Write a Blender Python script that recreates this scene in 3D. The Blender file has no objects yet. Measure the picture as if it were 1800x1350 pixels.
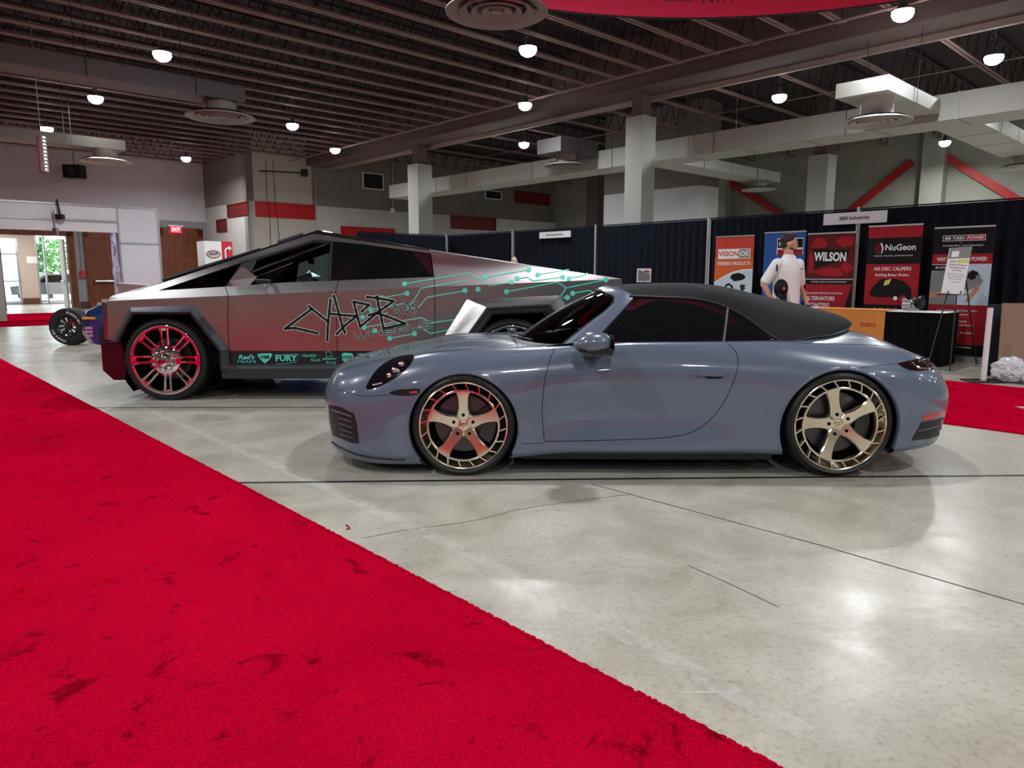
import bpy, bmesh, math, random
import numpy as np
from mathutils import Vector, Matrix
from mathutils.bvhtree import BVHTree
PI = math.pi
sc = bpy.context.scene
C = sc.collection
# ---------------------------------------------------------------- camera
CAMZ, TH, F = 1.31, math.radians(8.70), 1248.0
cd = bpy.data.cameras.new('camera'); cam = bpy.data.objects.new('camera', cd); C.objects.link(cam)
cam.location = (0, 0, CAMZ); cam.rotation_euler = (PI/2 - TH, 0, 0)
cd.sensor_width = 36.0; cd.lens = 36.0*F/1800.0; cd.clip_end = 300
sc.camera = cam
# ---------------------------------------------------------------- world (daylight outside the lobby doors)
w = bpy.data.worlds.new('world'); sc.world = w; w.use_nodes = True
bg = w.node_tree.nodes['Background']; bg.inputs[0].default_value = (0.86, 0.93, 1.0, 1); bg.inputs[1].default_value = 9.0
# ---------------------------------------------------------------- exposure
vs = sc.view_settings
vs.view_transform = 'Standard'; vs.look = 'None'; vs.gamma = 1.0; vs.use_curve_mapping = False
vs.exposure = 0.0
sc.cycles.max_bounces = 8; sc.cycles.diffuse_bounces = 4; sc.cycles.glossy_bounces = 5
sc.cycles.transparent_max_bounces = 12; sc.cycles.transmission_bounces = 6
sc.cycles.sample_clamp_indirect = 6.0; sc.cycles.caustics_reflective = False; sc.cycles.caustics_refractive = False
LAMP_W = 150.0

# ---------------------------------------------------------------- geometry of the place
ct, st = math.cos(TH), math.sin(TH)
def ray(px, py):
    u = (px-900.0)/F; v = (675.0-py)/F
    return Vector((u, ct+v*st, -st+v*ct))
def at(px, py, Y):                       # point of a photo direction on the vertical plane y = Y
    d = ray(px, py); return Vector((0, 0, CAMZ)) + d*(Y/d.y)
def gz(px, py, z=0.0):                   # ... on a level plane
    d = ray(px, py); return Vector((0, 0, CAMZ)) + d*((z-CAMZ)/d.z)
AV = Vector((-.682, .731, 0)); BV = Vector((.731, .682, 0)); AV.normalize(); BV = Vector((AV.y, -AV.x, 0))
def ab(a, b, z=0.0): return AV*a + BV*b + Vector((0, 0, z))   # hall grid -> world
def on_a(px, py, a):
    d = ray(px, py); t = a/(d.x*AV.x+d.y*AV.y); return Vector((0, 0, CAMZ)) + d*t
def on_b(px, py, b):
    d = ray(px, py); t = b/(d.x*BV.x+d.y*BV.y); return Vector((0, 0, CAMZ)) + d*t
def toab(p): return (p.x*AV.x+p.y*AV.y, p.x*BV.x+p.y*BV.y, p.z)
ROT = math.atan2(BV.y, BV.x)             # rotation that turns local +x into the B direction

# ---------------------------------------------------------------- materials
MATS = {}
def mat(name, col, rough=.5, metal=0., coat=0., emis=None, es=0., spec=.5, alpha=1., trans=0., ior=1.45, sheen=0., coatr=.03):
    if name in MATS: return MATS[name]
    m = bpy.data.materials.new(name); m.use_nodes = True
    b = m.node_tree.nodes['Principled BSDF']; I = b.inputs
    I['Base Color'].default_value = (*col, 1); I['Roughness'].default_value = rough; I['Metallic'].default_value = metal
    I['Coat Weight'].default_value = coat; I['Coat Roughness'].default_value = coatr
    I['Specular IOR Level'].default_value = spec; I['IOR'].default_value = ior
    I['Transmission Weight'].default_value = trans; I['Sheen Weight'].default_value = sheen
    I['Alpha'].default_value = alpha
    if emis: I['Emission Color'].default_value = (*emis, 1); I['Emission Strength'].default_value = es
    MATS[name] = m; return m
def nd(m, t, **kw):
    n = m.node_tree.nodes.new(t)
    for k, v in kw.items():
        if k in n.inputs: n.inputs[k].default_value = v
        else: setattr(n, k, v)
    return n
def lk(m, a, b): m.node_tree.links.new(a, b)
def bs(m): return m.node_tree.nodes['Principled BSDF']
def ramp(m, fac, stops):
    r = nd(m, 'ShaderNodeValToRGB'); e = r.color_ramp.elements
    while len(e) < len(stops): e.new(.5)
    for k, (p, c) in enumerate(stops): e[k].position = p; e[k].color = (*c, 1) if len(c) == 3 else c
    lk(m, fac, r.inputs[0]); return r.outputs[0]
def noise(m, scale, detail=4, rough=.55, vec=None, dist=0.):
    n = nd(m, 'ShaderNodeTexNoise'); n.inputs['Scale'].default_value = scale; n.inputs['Detail'].default_value = detail
    n.inputs['Roughness'].default_value = rough; n.inputs['Distortion'].default_value = dist
    if vec is not None: lk(m, vec, n.inputs['Vector'])
    return n.outputs['Fac']
def objco(m, scale=(1, 1, 1), rot=(0, 0, 0)):
    tc = nd(m, 'ShaderNodeTexCoord'); mp = nd(m, 'ShaderNodeMapping')
    mp.inputs['Scale'].default_value = scale; mp.inputs['Rotation'].default_value = rot
    lk(m, tc.outputs['Object'], mp.inputs['Vector']); return mp.outputs[0]
def bump(m, h, strength=.3, dist=.01):
    b = nd(m, 'ShaderNodeBump'); b.inputs['Strength'].default_value = strength; b.inputs['Distance'].default_value = dist
    lk(m, h, b.inputs['Height']); lk(m, b.outputs[0], bs(m).inputs['Normal'])
def mixc(m, f, a, b, mode='MIX'):
    n = nd(m, 'ShaderNodeMix'); n.data_type = 'RGBA'; n.blend_type = mode
    for s, v in ((0, f), (6, a), (7, b)):
        if hasattr(v, 'is_linked') or hasattr(v, 'links'): lk(m, v, n.inputs[s])
        else: n.inputs[s].default_value = v if s == 0 else (*v, 1)
    return n.outputs[2]

M_conc = mat('polished concrete', (.3, .28, .25), .26, spec=.36)
def _conc():
    m = M_conc; v = objco(m)
    n1 = noise(m, .35, 6, .6, v, .4); n2 = noise(m, 2.2, 8, .65, v, .6); n3 = noise(m, 40, 4, .7, v); n4 = noise(m, .9, 5, .6, v, 1.2)
    c1 = ramp(m, n1, [(.30, (.355, .325, .278)), (.62, (.475, .447, .398))])
    c2 = ramp(m, n2, [(.30, (.70, .67, .62)), (.62, (1.06, 1.05, 1.03))])
    c3 = ramp(m, n3, [(.30, (.72, .71, .68)), (.50, (1, 1, 1))])
    c = mixc(m, 1., mixc(m, 1., c1, c2, 'MULTIPLY'), c3, 'MULTIPLY')
    stain = ramp(m, n4, [(.22, (.62, .60, .56)), (.36, (1, 1, 1))])
    c = mixc(m, .6, c, mixc(m, 1., c, stain, 'MULTIPLY'))
    lk(m, c, bs(m).inputs['Base Color'])
    r = ramp(m, n2, [(.3, (.33, .33, .33)), (.7, (.22, .22, .22))]); lk(m, r, bs(m).inputs['Roughness'])
    bump(m, n2, .06, .01)
_conc()
M_carpet = mat('red carpet', (.62, .004, .02), 1., spec=.0)
def _carp():
    m = M_carpet; v = objco(m, (1, 1, 1), (0, 0, -.7)); v2 = objco(m, (1.0, 1.0, 1))
    n1 = noise(m, 1.0, 3, .5, v2, .3); n2 = noise(m, 6.0, 6, .62, v, .9); n3 = noise(m, 170, 3, .6, v2); n4 = noise(m, 60, 3, .6, v2)
    c1 = ramp(m, n1, [(.3, (.47, .0008, .020)), (.7, (.62, .002, .030))])
    c2 = ramp(m, n2, [(.33, (.45, .45, .45)), (.41, (1, 1, 1))])
    c3 = ramp(m, n3, [(.3, (.55, .55, .55)), (.68, (1.2, 1.2, 1.2))])
    c = mixc(m, 1., mixc(m, 1., c1, c2, 'MULTIPLY'), c3, 'MULTIPLY')
    lk(m, c, bs(m).inputs['Base Color']); bump(m, n3, .9, .012)
_carp()
M_paint = mat('grey blue car paint', (.102, .128, .182), .28, coat=1., spec=.5)
M_soft = mat('black canvas top', (.0065, .007, .0095), .8, sheen=.0, spec=.25)
def _soft():
    m = M_soft; v = objco(m); bump(m, noise(m, 420, 2, .5, v), .25, .002)
_soft()
M_black = mat('black plastic', (.012, .012, .014), .45)
M_blackg = mat('gloss black', (.006, .006, .008), .08, coat=1.)
M_dark = mat('dark void', (.006, .006, .007), .9, spec=.1)
M_rubber = mat('tyre rubber', (.012, .012, .013), .42, spec=.4)
M_rubber2 = mat('matt tyre rubber', (.016, .016, .017), .75, spec=.3)
M_gold = mat('champagne gold metal', (.84, .75, .60), .17, metal=1.)
M_chrome = mat('chrome', (.86, .86, .88), .05, metal=1.)
M_iron = mat('brake metal', (.10, .10, .105), .35, metal=1.)
M_glass = mat('dark tinted glass', (.005, .006, .007), .02, spec=.8)
M_steel = mat('brushed stainless steel', (.52, .50, .49), .30, metal=1.)
def _steel():
    m = M_steel; v = objco(m, (.8, .8, 130)); n = noise(m, 3, 5, .6, v); n2 = noise(m, .9, 3, .5, objco(m))
    c = ramp(m, n2, [(.3, (.39, .38, .385)), (.7, (.47, .46, .465))]); lk(m, c, bs(m).inputs['Base Color'])
    r = ramp(m, n, [(.3, (.27, .27, .27)), (.7, (.29, .29, .29))]); lk(m, r, bs(m).inputs['Roughness'])
    bs(m).inputs['Anisotropic'].default_value = .5
_steel()
M_trim = mat('dark grey truck cladding', (.035, .038, .045), .42)
M_teal = mat('mint vinyl', (.10, .62, .50), .5)
M_vblack = mat('black vinyl', (.004, .004, .005), .4)
def tinted(name, f, tint):                # clear pane: part see-through, part mirror
    m = bpy.data.materials.new(name); m.use_nodes = True; nt = m.node_tree; nt.nodes.clear()
    o = nt.nodes.new('ShaderNodeOutputMaterial'); tr = nt.nodes.new('ShaderNodeBsdfTransparent'); gl = nt.nodes.new('ShaderNodeBsdfGlossy')
    fr = nt.nodes.new('ShaderNodeFresnel'); fr.inputs[0].default_value = 1.5; mx = nt.nodes.new('ShaderNodeMixShader')
    tr.inputs[0].default_value = (*tint, 1); gl.inputs['Roughness'].default_value = .02
    nt.links.new(fr.outputs[0], mx.inputs[0]); nt.links.new(tr.outputs[0], mx.inputs[1]); nt.links.new(gl.outputs[0], mx.inputs[2]); nt.links.new(mx.outputs[0], o.inputs[0])
    MATS[name] = m; return m
M_tint = tinted('smoked window glass', 1, (.13, .14, .15))
M_clear = tinted('clear window glass', 1, (.62, .68, .68))
M_lens = tinted('clear lamp cover', 1, (.75, .78, .8))

# ---------------------------------------------------------------- mesh builder
class MB:
    def __init__(s): s.v = []; s.f = []; s.mi = []; s.cur = 0
    def add(s, vs, fs):
        n = len(s.v); s.v += [tuple(p) for p in vs]; s.f += [tuple(i+n for i in f) for f in fs]; s.mi += [s.cur]*len(fs); return s
    def box(s, lo, hi, M=None):
        x0, y0, z0 = lo; x1, y1, z1 = hi
        vs = [Vector(p) for p in ((x0,y0,z0),(x1,y0,z0),(x1,y1,z0),(x0,y1,z0),(x0,y0,z1),(x1,y0,z1),(x1,y1,z1),(x0,y1,z1))]
        if M is not None: vs = [M @ p for p in vs]
        return s.add(vs, [(0,3,2,1),(4,5,6,7),(0,1,5,4),(1,2,6,5),(2,3,7,6),(3,0,4,7)])
    def abox(s, a0, a1, b0, b1, z0, z1):   # box in hall grid
        vs = [ab(a, b, z) for z in (z0, z1) for a, b in ((a0,b0),(a1,b0),(a1,b1),(a0,b1))]
        return s.add(vs, [(0,3,2,1),(4,5,6,7),(0,1,5,4),(1,2,6,5),(2,3,7,6),(3,0,4,7)])
    def hexa(s, vs): return s.add(vs, [(0,3,2,1),(4,5,6,7),(0,1,5,4),(1,2,6,5),(2,3,7,6),(3,0,4,7)])
    def tube(s, pts, r, n=8, caps=True, closed=False):
        pts = [Vector(p) for p in pts]; N = len(pts); rs = r if isinstance(r, (list, tuple)) else [r]*N
        rings = []; prev = None
        for i, p in enumerate(pts):
            if closed: d = pts[(i+1) % N]-pts[i-1]
            else: d = pts[min(i+1, N-1)]-pts[max(i-1, 0)]
            d.normalize()
            if prev is None:
                up = Vector((0, 0, 1)) if abs(d.z) < .9 else Vector((1, 0, 0)); x = d.cross(up).normalized()
            else: x = (prev - d*prev.dot(d)).normalized()
            prev = x; y = d.cross(x)
            rings.append([p + (x*math.cos(2*PI*k/n)+y*math.sin(2*PI*k/n))*rs[i] for k in range(n)])
        vs = [q for R in rings for q in R]; fs = []
        for i in range(N if closed else N-1):
            j = (i+1) % N
            for k in range(n): fs.append((i*n+k, i*n+(k+1) % n, j*n+(k+1) % n, j*n+k))
        if caps and not closed: fs += [tuple(range(n))[::-1], tuple((N-1)*n+k for k in range(n))]
        return s.add(vs, fs)
    def lathe(s, prof, n=48, M=None, close=False, a0=0, a1=2*PI):   # prof: (r, h) about local +Y axis (h along +y), ring in xz
        full = abs(a1-a0-2*PI) < 1e-6; m = n if full else n+1; vs = []
        for (r, h) in prof:
            for k in range(m):
                t = a0+(a1-a0)*k/n; vs.append(Vector((r*math.cos(t), h, r*math.sin(t))))
        if M is not None: vs = [M @ p for p in vs]
        fs = []; P = len(prof)
        for i in range(P if close else P-1):
            j = (i+1) % P
            for k in range(n):
                k2 = (k+1) % m; fs.append((i*m+k, i*m+k2, j*m+k2, j*m+k))
        return s.add(vs, fs)
    def zl(s, prof, n=32, c=(0,0,0)):      # lathe about z: prof (r,z)
        vs = [Vector((c[0]+r*math.cos(2*PI*k/n), c[1]+r*math.sin(2*PI*k/n), c[2]+z)) for r, z in prof for k in range(n)]
        fs = [(i*n+k, i*n+(k+1) % n, (i+1)*n+(k+1) % n, (i+1)*n+k) for i in range(len(prof)-1) for k in range(n)]
        return s.add(vs, fs)
    def prism(s, poly, off):               # poly: 3D points, off: offset vector
        off = Vector(off); poly = [Vector(p) for p in poly]; n = len(poly)
        return s.add(poly+[p+off for p in poly], [tuple(range(n)), tuple(n+k for k in range(n))[::-1]]+[(k, (k+1) % n + 0, n+(k+1) % n, n+k)[::-1] for k in range(n)])
    def ellip(s, c, r, n=16, m=10, M=None):
        vs = []; fs = []
        for i in range(m+1):
            t = PI*i/m
            for k in range(n):
                q = 2*PI*k/n; p = Vector((r[0]*math.sin(t)*math.cos(q), r[1]*math.sin(t)*math.sin(q), r[2]*math.cos(t)))
                if M is not None: p = M @ p
                vs.append(p+Vector(c))
        for i in range(m):
            for k in range(n): fs.append((i*n+k, (i+1)*n+k, (i+1)*n+(k+1) % n, i*n+(k+1) % n))
        return s.add(vs, fs)
    def grid(s, G, flip=False):            # G[i][j] points
        n, m = len(G), len(G[0]); vs = [p for R in G for p in R]
        fs = [(i*m+j, i*m+j+1, (i+1)*m+j+1, (i+1)*m+j) for i in range(n-1) for j in range(m-1)]
        if flip: fs = [f[::-1] for f in fs]
        return s.add(vs, fs)
    def build(s, name, m, parent=None, smooth=None, label=None, merge=1e-5, recalc=True):
        me = bpy.data.meshes.new(name); me.from_pydata([tuple(p) for p in s.v], [], s.f)
        ms = m if isinstance(m, (list, tuple)) else [m]
        for q in ms: me.materials.append(q)
        for p, i in zip(me.polygons, s.mi): p.material_index = i
        bm = bmesh.new(); bm.from_mesh(me)
        if merge: bmesh.ops.remove_doubles(bm, verts=bm.verts, dist=merge)
        if recalc: bmesh.ops.recalc_face_normals(bm, faces=bm.faces)
        bm.to_mesh(me); bm.free()
        if smooth is not None:
            me.polygons.foreach_set('use_smooth', [True]*len(me.polygons)); me.set_sharp_from_angle(angle=math.radians(smooth))
        o = bpy.data.objects.new(name, me); C.objects.link(o)
        if parent is not None: o.parent = parent
        if label: o['label'] = label
        return o
def tag(o, label, cat, group=None, kind=None):
    o['label'] = label; o['category'] = cat
    if group: o['group'] = group
    if kind: o['kind'] = kind
    return o
def struct(o): o['kind'] = 'structure'; return o
def thing(name, label, cat, loc=(0, 0, 0), rz=0, group=None):
    o = bpy.data.objects.new(name, None); C.objects.link(o); o.location = loc; o.rotation_euler = (0, 0, rz); o.empty_display_size = .2
    return tag(o, label, cat, group)
def rebase(root, loc):                    # root was built in world space: put its origin at loc
    T = Matrix.Translation(-Vector(loc)); done = set()
    def rec(o):
        for c in o.children:
            if c.type == 'MESH' and c.data.name not in done and not c.get('local'):
                c.data.transform(T); done.add(c.data.name)
            rec(c)
    bpy.context.view_layer.update(); rec(root); root.location = loc
def dup(root, loc=None, rz=None, label=None, group=None):
    def rec(o, par):
        c = o.copy(); C.objects.link(c)
        if par is not None: c.parent = par
        for ch in list(o.children): rec(ch, c)
        return c
    r = rec(root, None)
    if loc is not None: r.location = loc
    if rz is not None: r.rotation_euler = (0, 0, rz)
    if label: r['label'] = label
    if group: r['group'] = group
    return r
def frame(o, ex, ey):                     # matrix from origin and two axes
    ex = Vector(ex).normalized(); ey = Vector(ey).normalized(); ez = ex.cross(ey)
    return Matrix(((ex.x, ey.x, ez.x, o[0]), (ex.y, ey.y, ez.y, o[1]), (ex.z, ey.z, ez.z, o[2]), (0, 0, 0, 1)))
def text(name, body, M, size, m, parent=None, width=None, bold=0., ext=.001, shear=0., sx=1., align='CENTER', label=None):
    cu = bpy.data.curves.new(name, 'FONT'); cu.body = body; cu.size = size; cu.offset = bold*size; cu.extrude = ext; cu.shear = shear
    cu.align_x = align; cu.align_y = 'CENTER'; cu.resolution_u = 3
    t = bpy.data.objects.new(name, cu); C.objects.link(t); bpy.context.view_layer.update()
    dg = bpy.context.evaluated_depsgraph_get(); me = bpy.data.meshes.new_from_object(t.evaluated_get(dg)); bpy.data.objects.remove(t)
    if width:
        xs = [v.co.x for v in me.vertices]; wd = max(xs)-min(xs); sx = width/wd if wd > 0 else 1
    me.transform(M @ Matrix.Diagonal((sx, 1, 1, 1))); me.materials.clear(); me.materials.append(m)
    o = bpy.data.objects.new(name, me); C.objects.link(o)
    if parent is not None: o.parent = parent
    if label: o['label'] = label
    return o
def nspline(t, P, tt):                    # natural cubic spline through P at knots t, sampled at tt
    t = np.asarray(t, float); P = np.asarray(P, float); n = len(t); h = np.diff(t)
    A = np.zeros((n, n)); R = np.zeros((n,)+P.shape[1:]); A[0, 0] = A[-1, -1] = 1
    for i in range(1, n-1):
        A[i, i-1] = h[i-1]; A[i, i] = 2*(h[i-1]+h[i]); A[i, i+1] = h[i]
        R[i] = 6*((P[i+1]-P[i])/h[i]-(P[i]-P[i-1])/h[i-1])
    Mm = np.linalg.solve(A, R.reshape(n, -1)).reshape(R.shape)
    k = np.clip(np.searchsorted(t, tt, side='right')-1, 0, n-2); out = []
    for kk, x in zip(k, tt):
        a = t[kk+1]-x; b = x-t[kk]; H = h[kk]
        out.append(Mm[kk]*a**3/(6*H)+Mm[kk+1]*b**3/(6*H)+(P[kk]/H-Mm[kk]*H/6)*a+(P[kk+1]/H-Mm[kk+1]*H/6)*b)
    return np.array(out)
# ================================================================ LIGHTS (real high-bay fixtures)
def matE(name, col, s): return mat(name, (0, 0, 0), .5, emis=col, es=s)
M_led = matE('led lens', (.93, .98, 1.0), 30.)
M_galv = mat('galvanised steel', (.45, .45, .45), .4, metal=1.)
LZ = 5.62
def make_bay(loc, label, group='high bay lamps'):
    r = thing('high_bay_light', label, 'ceiling light', group=group)
    b = MB(); b.zl([(0, .22), (.05, .22), (.06, .12), (.11, .06), (.17, .03), (.17, .02)], 24); b.build('housing', M_galv, r, 40)
    b = MB(); b.zl([(.165, .03), (.17, -.03), (.14, -.09), (.08, -.13), (0, -.145)], 24); b.build('lens', M_led, r, 60)
    b = MB(); b.tube([(0, 0, .3), (0, 0, .75)], .012, 6); b.build('hanging_rod', M_galv, r)
    L = bpy.data.lights.new('lamp', 'AREA'); L.shape = 'DISK'; L.size = .34; L.energy = LAMP_W; L.color = (.95, .98, 1.0); L.spread = math.radians(165)
    o = bpy.data.objects.new('lamp', L); C.objects.link(o); o.parent = r; o.location = (0, 0, -.155)
    r.location = loc; return r
seen = [((285, 95), 'bright high bay lamp above the nose of the steel truck, second row from camera'),
 ((168, 172), 'high bay lamp in front of the long grey duct at left'), ((82, 226), 'high bay lamp just above the hanging chrome pipe at far left'),
 ((514, 220), 'high bay lamp over the middle of the truck, left of the first column'), ((589, 263), 'high bay lamp over the taupe wall near the ceiling corner'),
 ((327, 278), 'small far high bay lamp above the pale left wall'), ((928, 86), 'bright high bay lamp right below the large round diffuser'),
 ((923, 184), 'high bay lamp in front of the wide beam, middle of the ceiling'), ((921, 253), 'high bay lamp beyond the beam, above the long duct'),
 ((1587, 22), 'brightest high bay lamp at the top right of the frame'), ((1747, 101), 'bright high bay lamp near the right edge above the big duct'),
 ((1370, 170), 'high bay lamp between the tall column and the square duct box'), ((1661, 250), 'high bay lamp under the duct elbow by the red braces'),
 ((1068, 315), 'tiny far high bay lamp beside the shadowed column')]
bay0 = None; lamp_xy = []
for (px, py), lab in seen:
    p = gz(px, py, LZ)
    if bay0 is None: bay0 = make_bay(p, lab)
    else: dup(bay0, p, label=lab)
    lamp_xy.append((p.x, p.y))
extra = []
for a in (-13, -7.5, -2, 3.5, 9, 14.5):
    for b in (-8, -1.5, 5, 11.5, 18, 24.5):
        p = ab(a, b, LZ)
        if all((p.x-x)**2+(p.y-y)**2 > 16 for x, y in lamp_xy):
            q = cam.matrix_world; extra.append(p)
for p in extra:
    # out of frame: behind or above the camera
    v = Vector(p)-Vector((0, 0, CAMZ)); z = v.y*ct-v.z*st
    if z > .1:
        py = 675-F*(v.y*st+v.z*ct)/z; px = 900+F*v.x/z
        if -20 < px < 1820 and py > -20: continue
    dup(bay0, p, label='high bay lamp over the hall behind the camera', group='high bay lamps behind the camera')

# ================================================================ HALL SHELL
W1A, W2B, W3A, WRB = 32.4, 11.9, 28.0, 29.4
CEIL = 7.0
M_ceil = mat('dark roof deck', (.035, .025, .026), .9)
M_joist = mat('lit brown joist steel', (.22, .145, .14), .6)  # pinkish bounce light put into the brown of the joist chords
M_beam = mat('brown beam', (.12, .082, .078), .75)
def wallmat(name, lo, hi, z):
    m = mat(name, lo, .75); tc = nd(m, 'ShaderNodeNewGeometry'); sp = nd(m, 'ShaderNodeSeparateXYZ'); lk(m, tc.outputs['Position'], sp.inputs[0])
    gt = nd(m, 'ShaderNodeMath'); gt.operation = 'GREATER_THAN'; gt.inputs[1].default_value = z; lk(m, sp.outputs[2], gt.inputs[0])
    c = mixc(m, gt.outputs[0], lo, hi); n = noise(m, 1.5, 4, .6, tc.outputs['Position'])
    c = mixc(m, 1., c, ramp(m, n, [(.3, (.92, .92, .92)), (.7, (1.03, 1.03, 1.03))]), 'MULTIPLY'); lk(m, c, bs(m).inputs['Base Color']); return m
M_w1 = wallmat('left wall paint', (.30, .30, .30), (.60, .58, .60), 3.61)
M_w3 = wallmat('taupe over white wall paint', (.58, .57, .54), (.22, .195, .175), 4.2)
M_wr = wallmat('grey green wall paint', (.33, .33, .28), (.33, .33, .28), 9)
M_wd = mat('mahogany wood', (.16, .045, .018), .38)
def _wd():
    m = M_wd; v = objco(m, (6, 6, .6)); c = ramp(m, noise(m, 2.5, 6, .6, v, .5), [(.3, (.10, .026, .010)), (.7, (.22, .065, .024))]); lk(m, c, bs(m).inputs['Base Color'])
_wd()
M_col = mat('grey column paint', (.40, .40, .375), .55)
M_base = mat('brown baseboard', (.10, .035, .025), .5)
M_redp = mat('red painted niche', (.50, .010, .010), .35); M_redd = mat('dark red niche', (.16, .012, .012), .5)
M_white = mat('white panel', (.78, .78, .80), .5)
M_alu = mat('aluminium', (.55, .55, .57), .35, metal=1.)

b = MB(); b.abox(-18, 60, -20, 46, -.2, 0); struct(b.build('floor', M_conc))
b = MB(); b.abox(-18, 46, -14, 46, CEIL, CEIL+.2)
struct(b.build('ceiling', M_ceil))
# wall 1 (doors) along B at a = W1A : opening at left, solid doors
def wbox(a0, a1, b0, b1, z0, z1, name, m): 
    q = MB(); q.abox(a0, a1, b0, b1, z0, z1); return struct(q.build(name, m))
def bpx(px, a): return toab(on_a(px, 480, a))[1]
def apx(px, b): return toab(on_b(px, 480, b))[0]
def z1(px, py, a): return on_a(px, py, a).z
oL, oR = bpx(5, W1A), bpx(124, W1A); oT = z1(60, 413, W1A)
q = MB()
q.abox(W1A, W1A+.35, -14, oL, 0, CEIL); q.abox(W1A, W1A+.35, oL, oR, oT, CEIL); q.abox(W1A, W1A+.35, oR, W2B+.35, 0, CEIL)
struct(q.build('wall_left', M_w1))
# wall 2 along A at b = W2B, wall 3 along B at a = W3A
q = MB(); q.abox(W3A, W1A, W2B, W2B+.3, 0, CEIL); struct(q.build('wall_corner', M_w3))
bsp = toab(on_a(554, 480, W3A))[1]
q = MB(); q.abox(W3A, W3A+.3, bsp, 46, 0, CEIL); struct(q.build('wall_back', M_w3))
q = MB(); q.abox(W3A, W3A+.3, W2B, bsp, 0, CEIL); struct(q.build('wall_back_left', mat('beige wall paint', (.50, .46, .41), .75)))
q = MB(); q.abox(-18, W3A, WRB, WRB+.3, 0, CEIL); struct(q.build('wall_right', M_wr))
q = MB(); q.abox(-18.3, -18, -14, WRB+.3, 0, CEIL); struct(q.build('wall_behind', M_wr))
q = MB(); q.abox(-18, 60, -14.3, -14, 0, CEIL); struct(q.build('wall_near', M_wr))
a1, a2 = apx(1226, 21.0), 17.5
q = MB(); q.abox(a1, a2, 21.0, 22.1, 0, CEIL); struct(q.build('wall_block', wallmat('white block wall', (.66, .67, .68), (.20, .18, .165), 4.25)))
q = MB(); q.abox(W1A-.03, W1A, oR+.25, bpx(367, W1A)-.02, 0, .28); struct(q.build('baseboard_left', M_base))
# door frames and doors
def framed(n, pl, pr, ptop, leaf, bar):
    bl, br = bpx(pl, W1A), bpx(pr, W1A); zt = z1((pl+pr)/2, ptop, W1A)
    q = MB(); w_ = .30
    q.abox(W1A-.08, W1A-.01, bl-w_*.4, bl, 0, zt+.32); q.abox(W1A-.08, W1A-.01, br, br+w_*.8, 0, zt+.32); q.abox(W1A-.08, W1A-.01, bl-w_*.4, br+w_*.8, zt, zt+.36)
    fr = q.build('door_frame', M_wd)
    if leaf:
        q = MB(); q.abox(W1A-.06, W1A-.015, bl, br, .02, zt); d = struct(q.build('door_%d' % n, M_wd)); fr.parent = d
        q = MB(); q.tube([ab(W1A-.16, bl+.15, 1.08), ab(W1A-.16, br-.15, 1.08)], .035, 8); q.abox(W1A-.17, W1A-.05, bl+.12, bl+.2, 1.03, 1.13); q.abox(W1A-.17, W1A-.05, br-.2, br-.12, 1.03, 1.13)
        q.build('push_bar', M_alu, d, label='silver push bar')
    else: fr.name = 'door_%d' % n; struct(fr)
framed(1, 5, 122, 414, False, False)
framed(2, 158, 214, 419, True, True)
framed(3, 291, 350, 416, True, True)
# the carpets
M_hem = mat('carpet edge', (.30, .002, .01), .95)
def carpet(a0, a1, b0, b1, label, fuzz=True):
    q = MB(); q.abox(a0, a1, b0, b1, 0.001, .014); o = q.build('red_carpet', M_carpet); return tag(o, label, 'carpet')
eb = (toab(gz(0, 628))[1]+toab(gz(1320, 1350))[1])/2
carpet(-9, apx(0, 0) if False else 26.2, eb-9, eb, 'wide bright red carpet runner filling the left foreground')
def rag():                                 # tufted edge of the near runner
    rnd = random.Random(4); q = MB(); a = -1.2
    while a < 12:
        w_ = rnd.uniform(.006, .016); d = rnd.uniform(.002, .010)
        q.abox(a, a+w_, eb-.01, eb+d, .002, .015+rnd.uniform(0, .003)); a += w_*1.0
    return q
rag().build('tufted_edge', M_carpet, [o for o in C.objects if o.name.startswith('red_carpet')][0])
cA0, cA1 = toab(gz(0, 575))[0], toab(gz(0, 553))[0]
carpet(cA0, cA1, eb+.02, 9.5, 'red carpet strip before the open lobby doors, behind the white lettered tyre') if cA0 > 26.3 else carpet(cA0, cA1, eb+.02, 9.5, 'red carpet strip before the open lobby doors, behind the white lettered tyre')
rb1, rb0 = toab(gz(1700, 674))[1], toab(gz(1700, 751))[1]
carpet(-9, 4.2, rb0, rb1, 'red carpet strip at right behind the tail of the grey blue convertible')
# joints, cracks, tape on the floor
M_joint = mat('floor joint filler', (.05, .047, .042), .7); M_fade = mat('worn floor paint', (.74, .72, .68), .35)
def gline(pts, w_, z, m, name, st_=True, label=None, cat=None):
    P = [gz(*p) for p in pts]; q = MB(); L = []; R = []
    for i, p in enumerate(P):
        d = (P[min(i+1, len(P)-1)]-P[max(i-1, 0)]).normalized(); n = Vector((-d.y, d.x, 0))*w_/2
        L.append(p+n+Vector((0, 0, z))); R.append(p-n+Vector((0, 0, z)))
    q.grid([L, R]); o = q.build(name, m)
    if st_: struct(o)
    else: tag(o, label, cat)
    return o
gline([(412, 849), (1100, 842), (2500, 830)], .028, .003, M_black, 'floor_tape', False, 'thin dark tape line on the concrete just before the wheels of the convertible', 'floor tape')
gline([(165, 717), (600, 716), (720, 716)], .022, .003, M_black, 'floor_tape', False, 'thin dark tape line on the concrete just before the truck front wheel', 'floor tape')
gline([(1040, 851), (1440, 958), (2600, 1295)], .007, .0015, M_joint, 'trim_1')
gline([(1210, 994), (1290, 1030), (1370, 1068)], .004, .0015, M_joint, 'trim_2')
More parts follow.
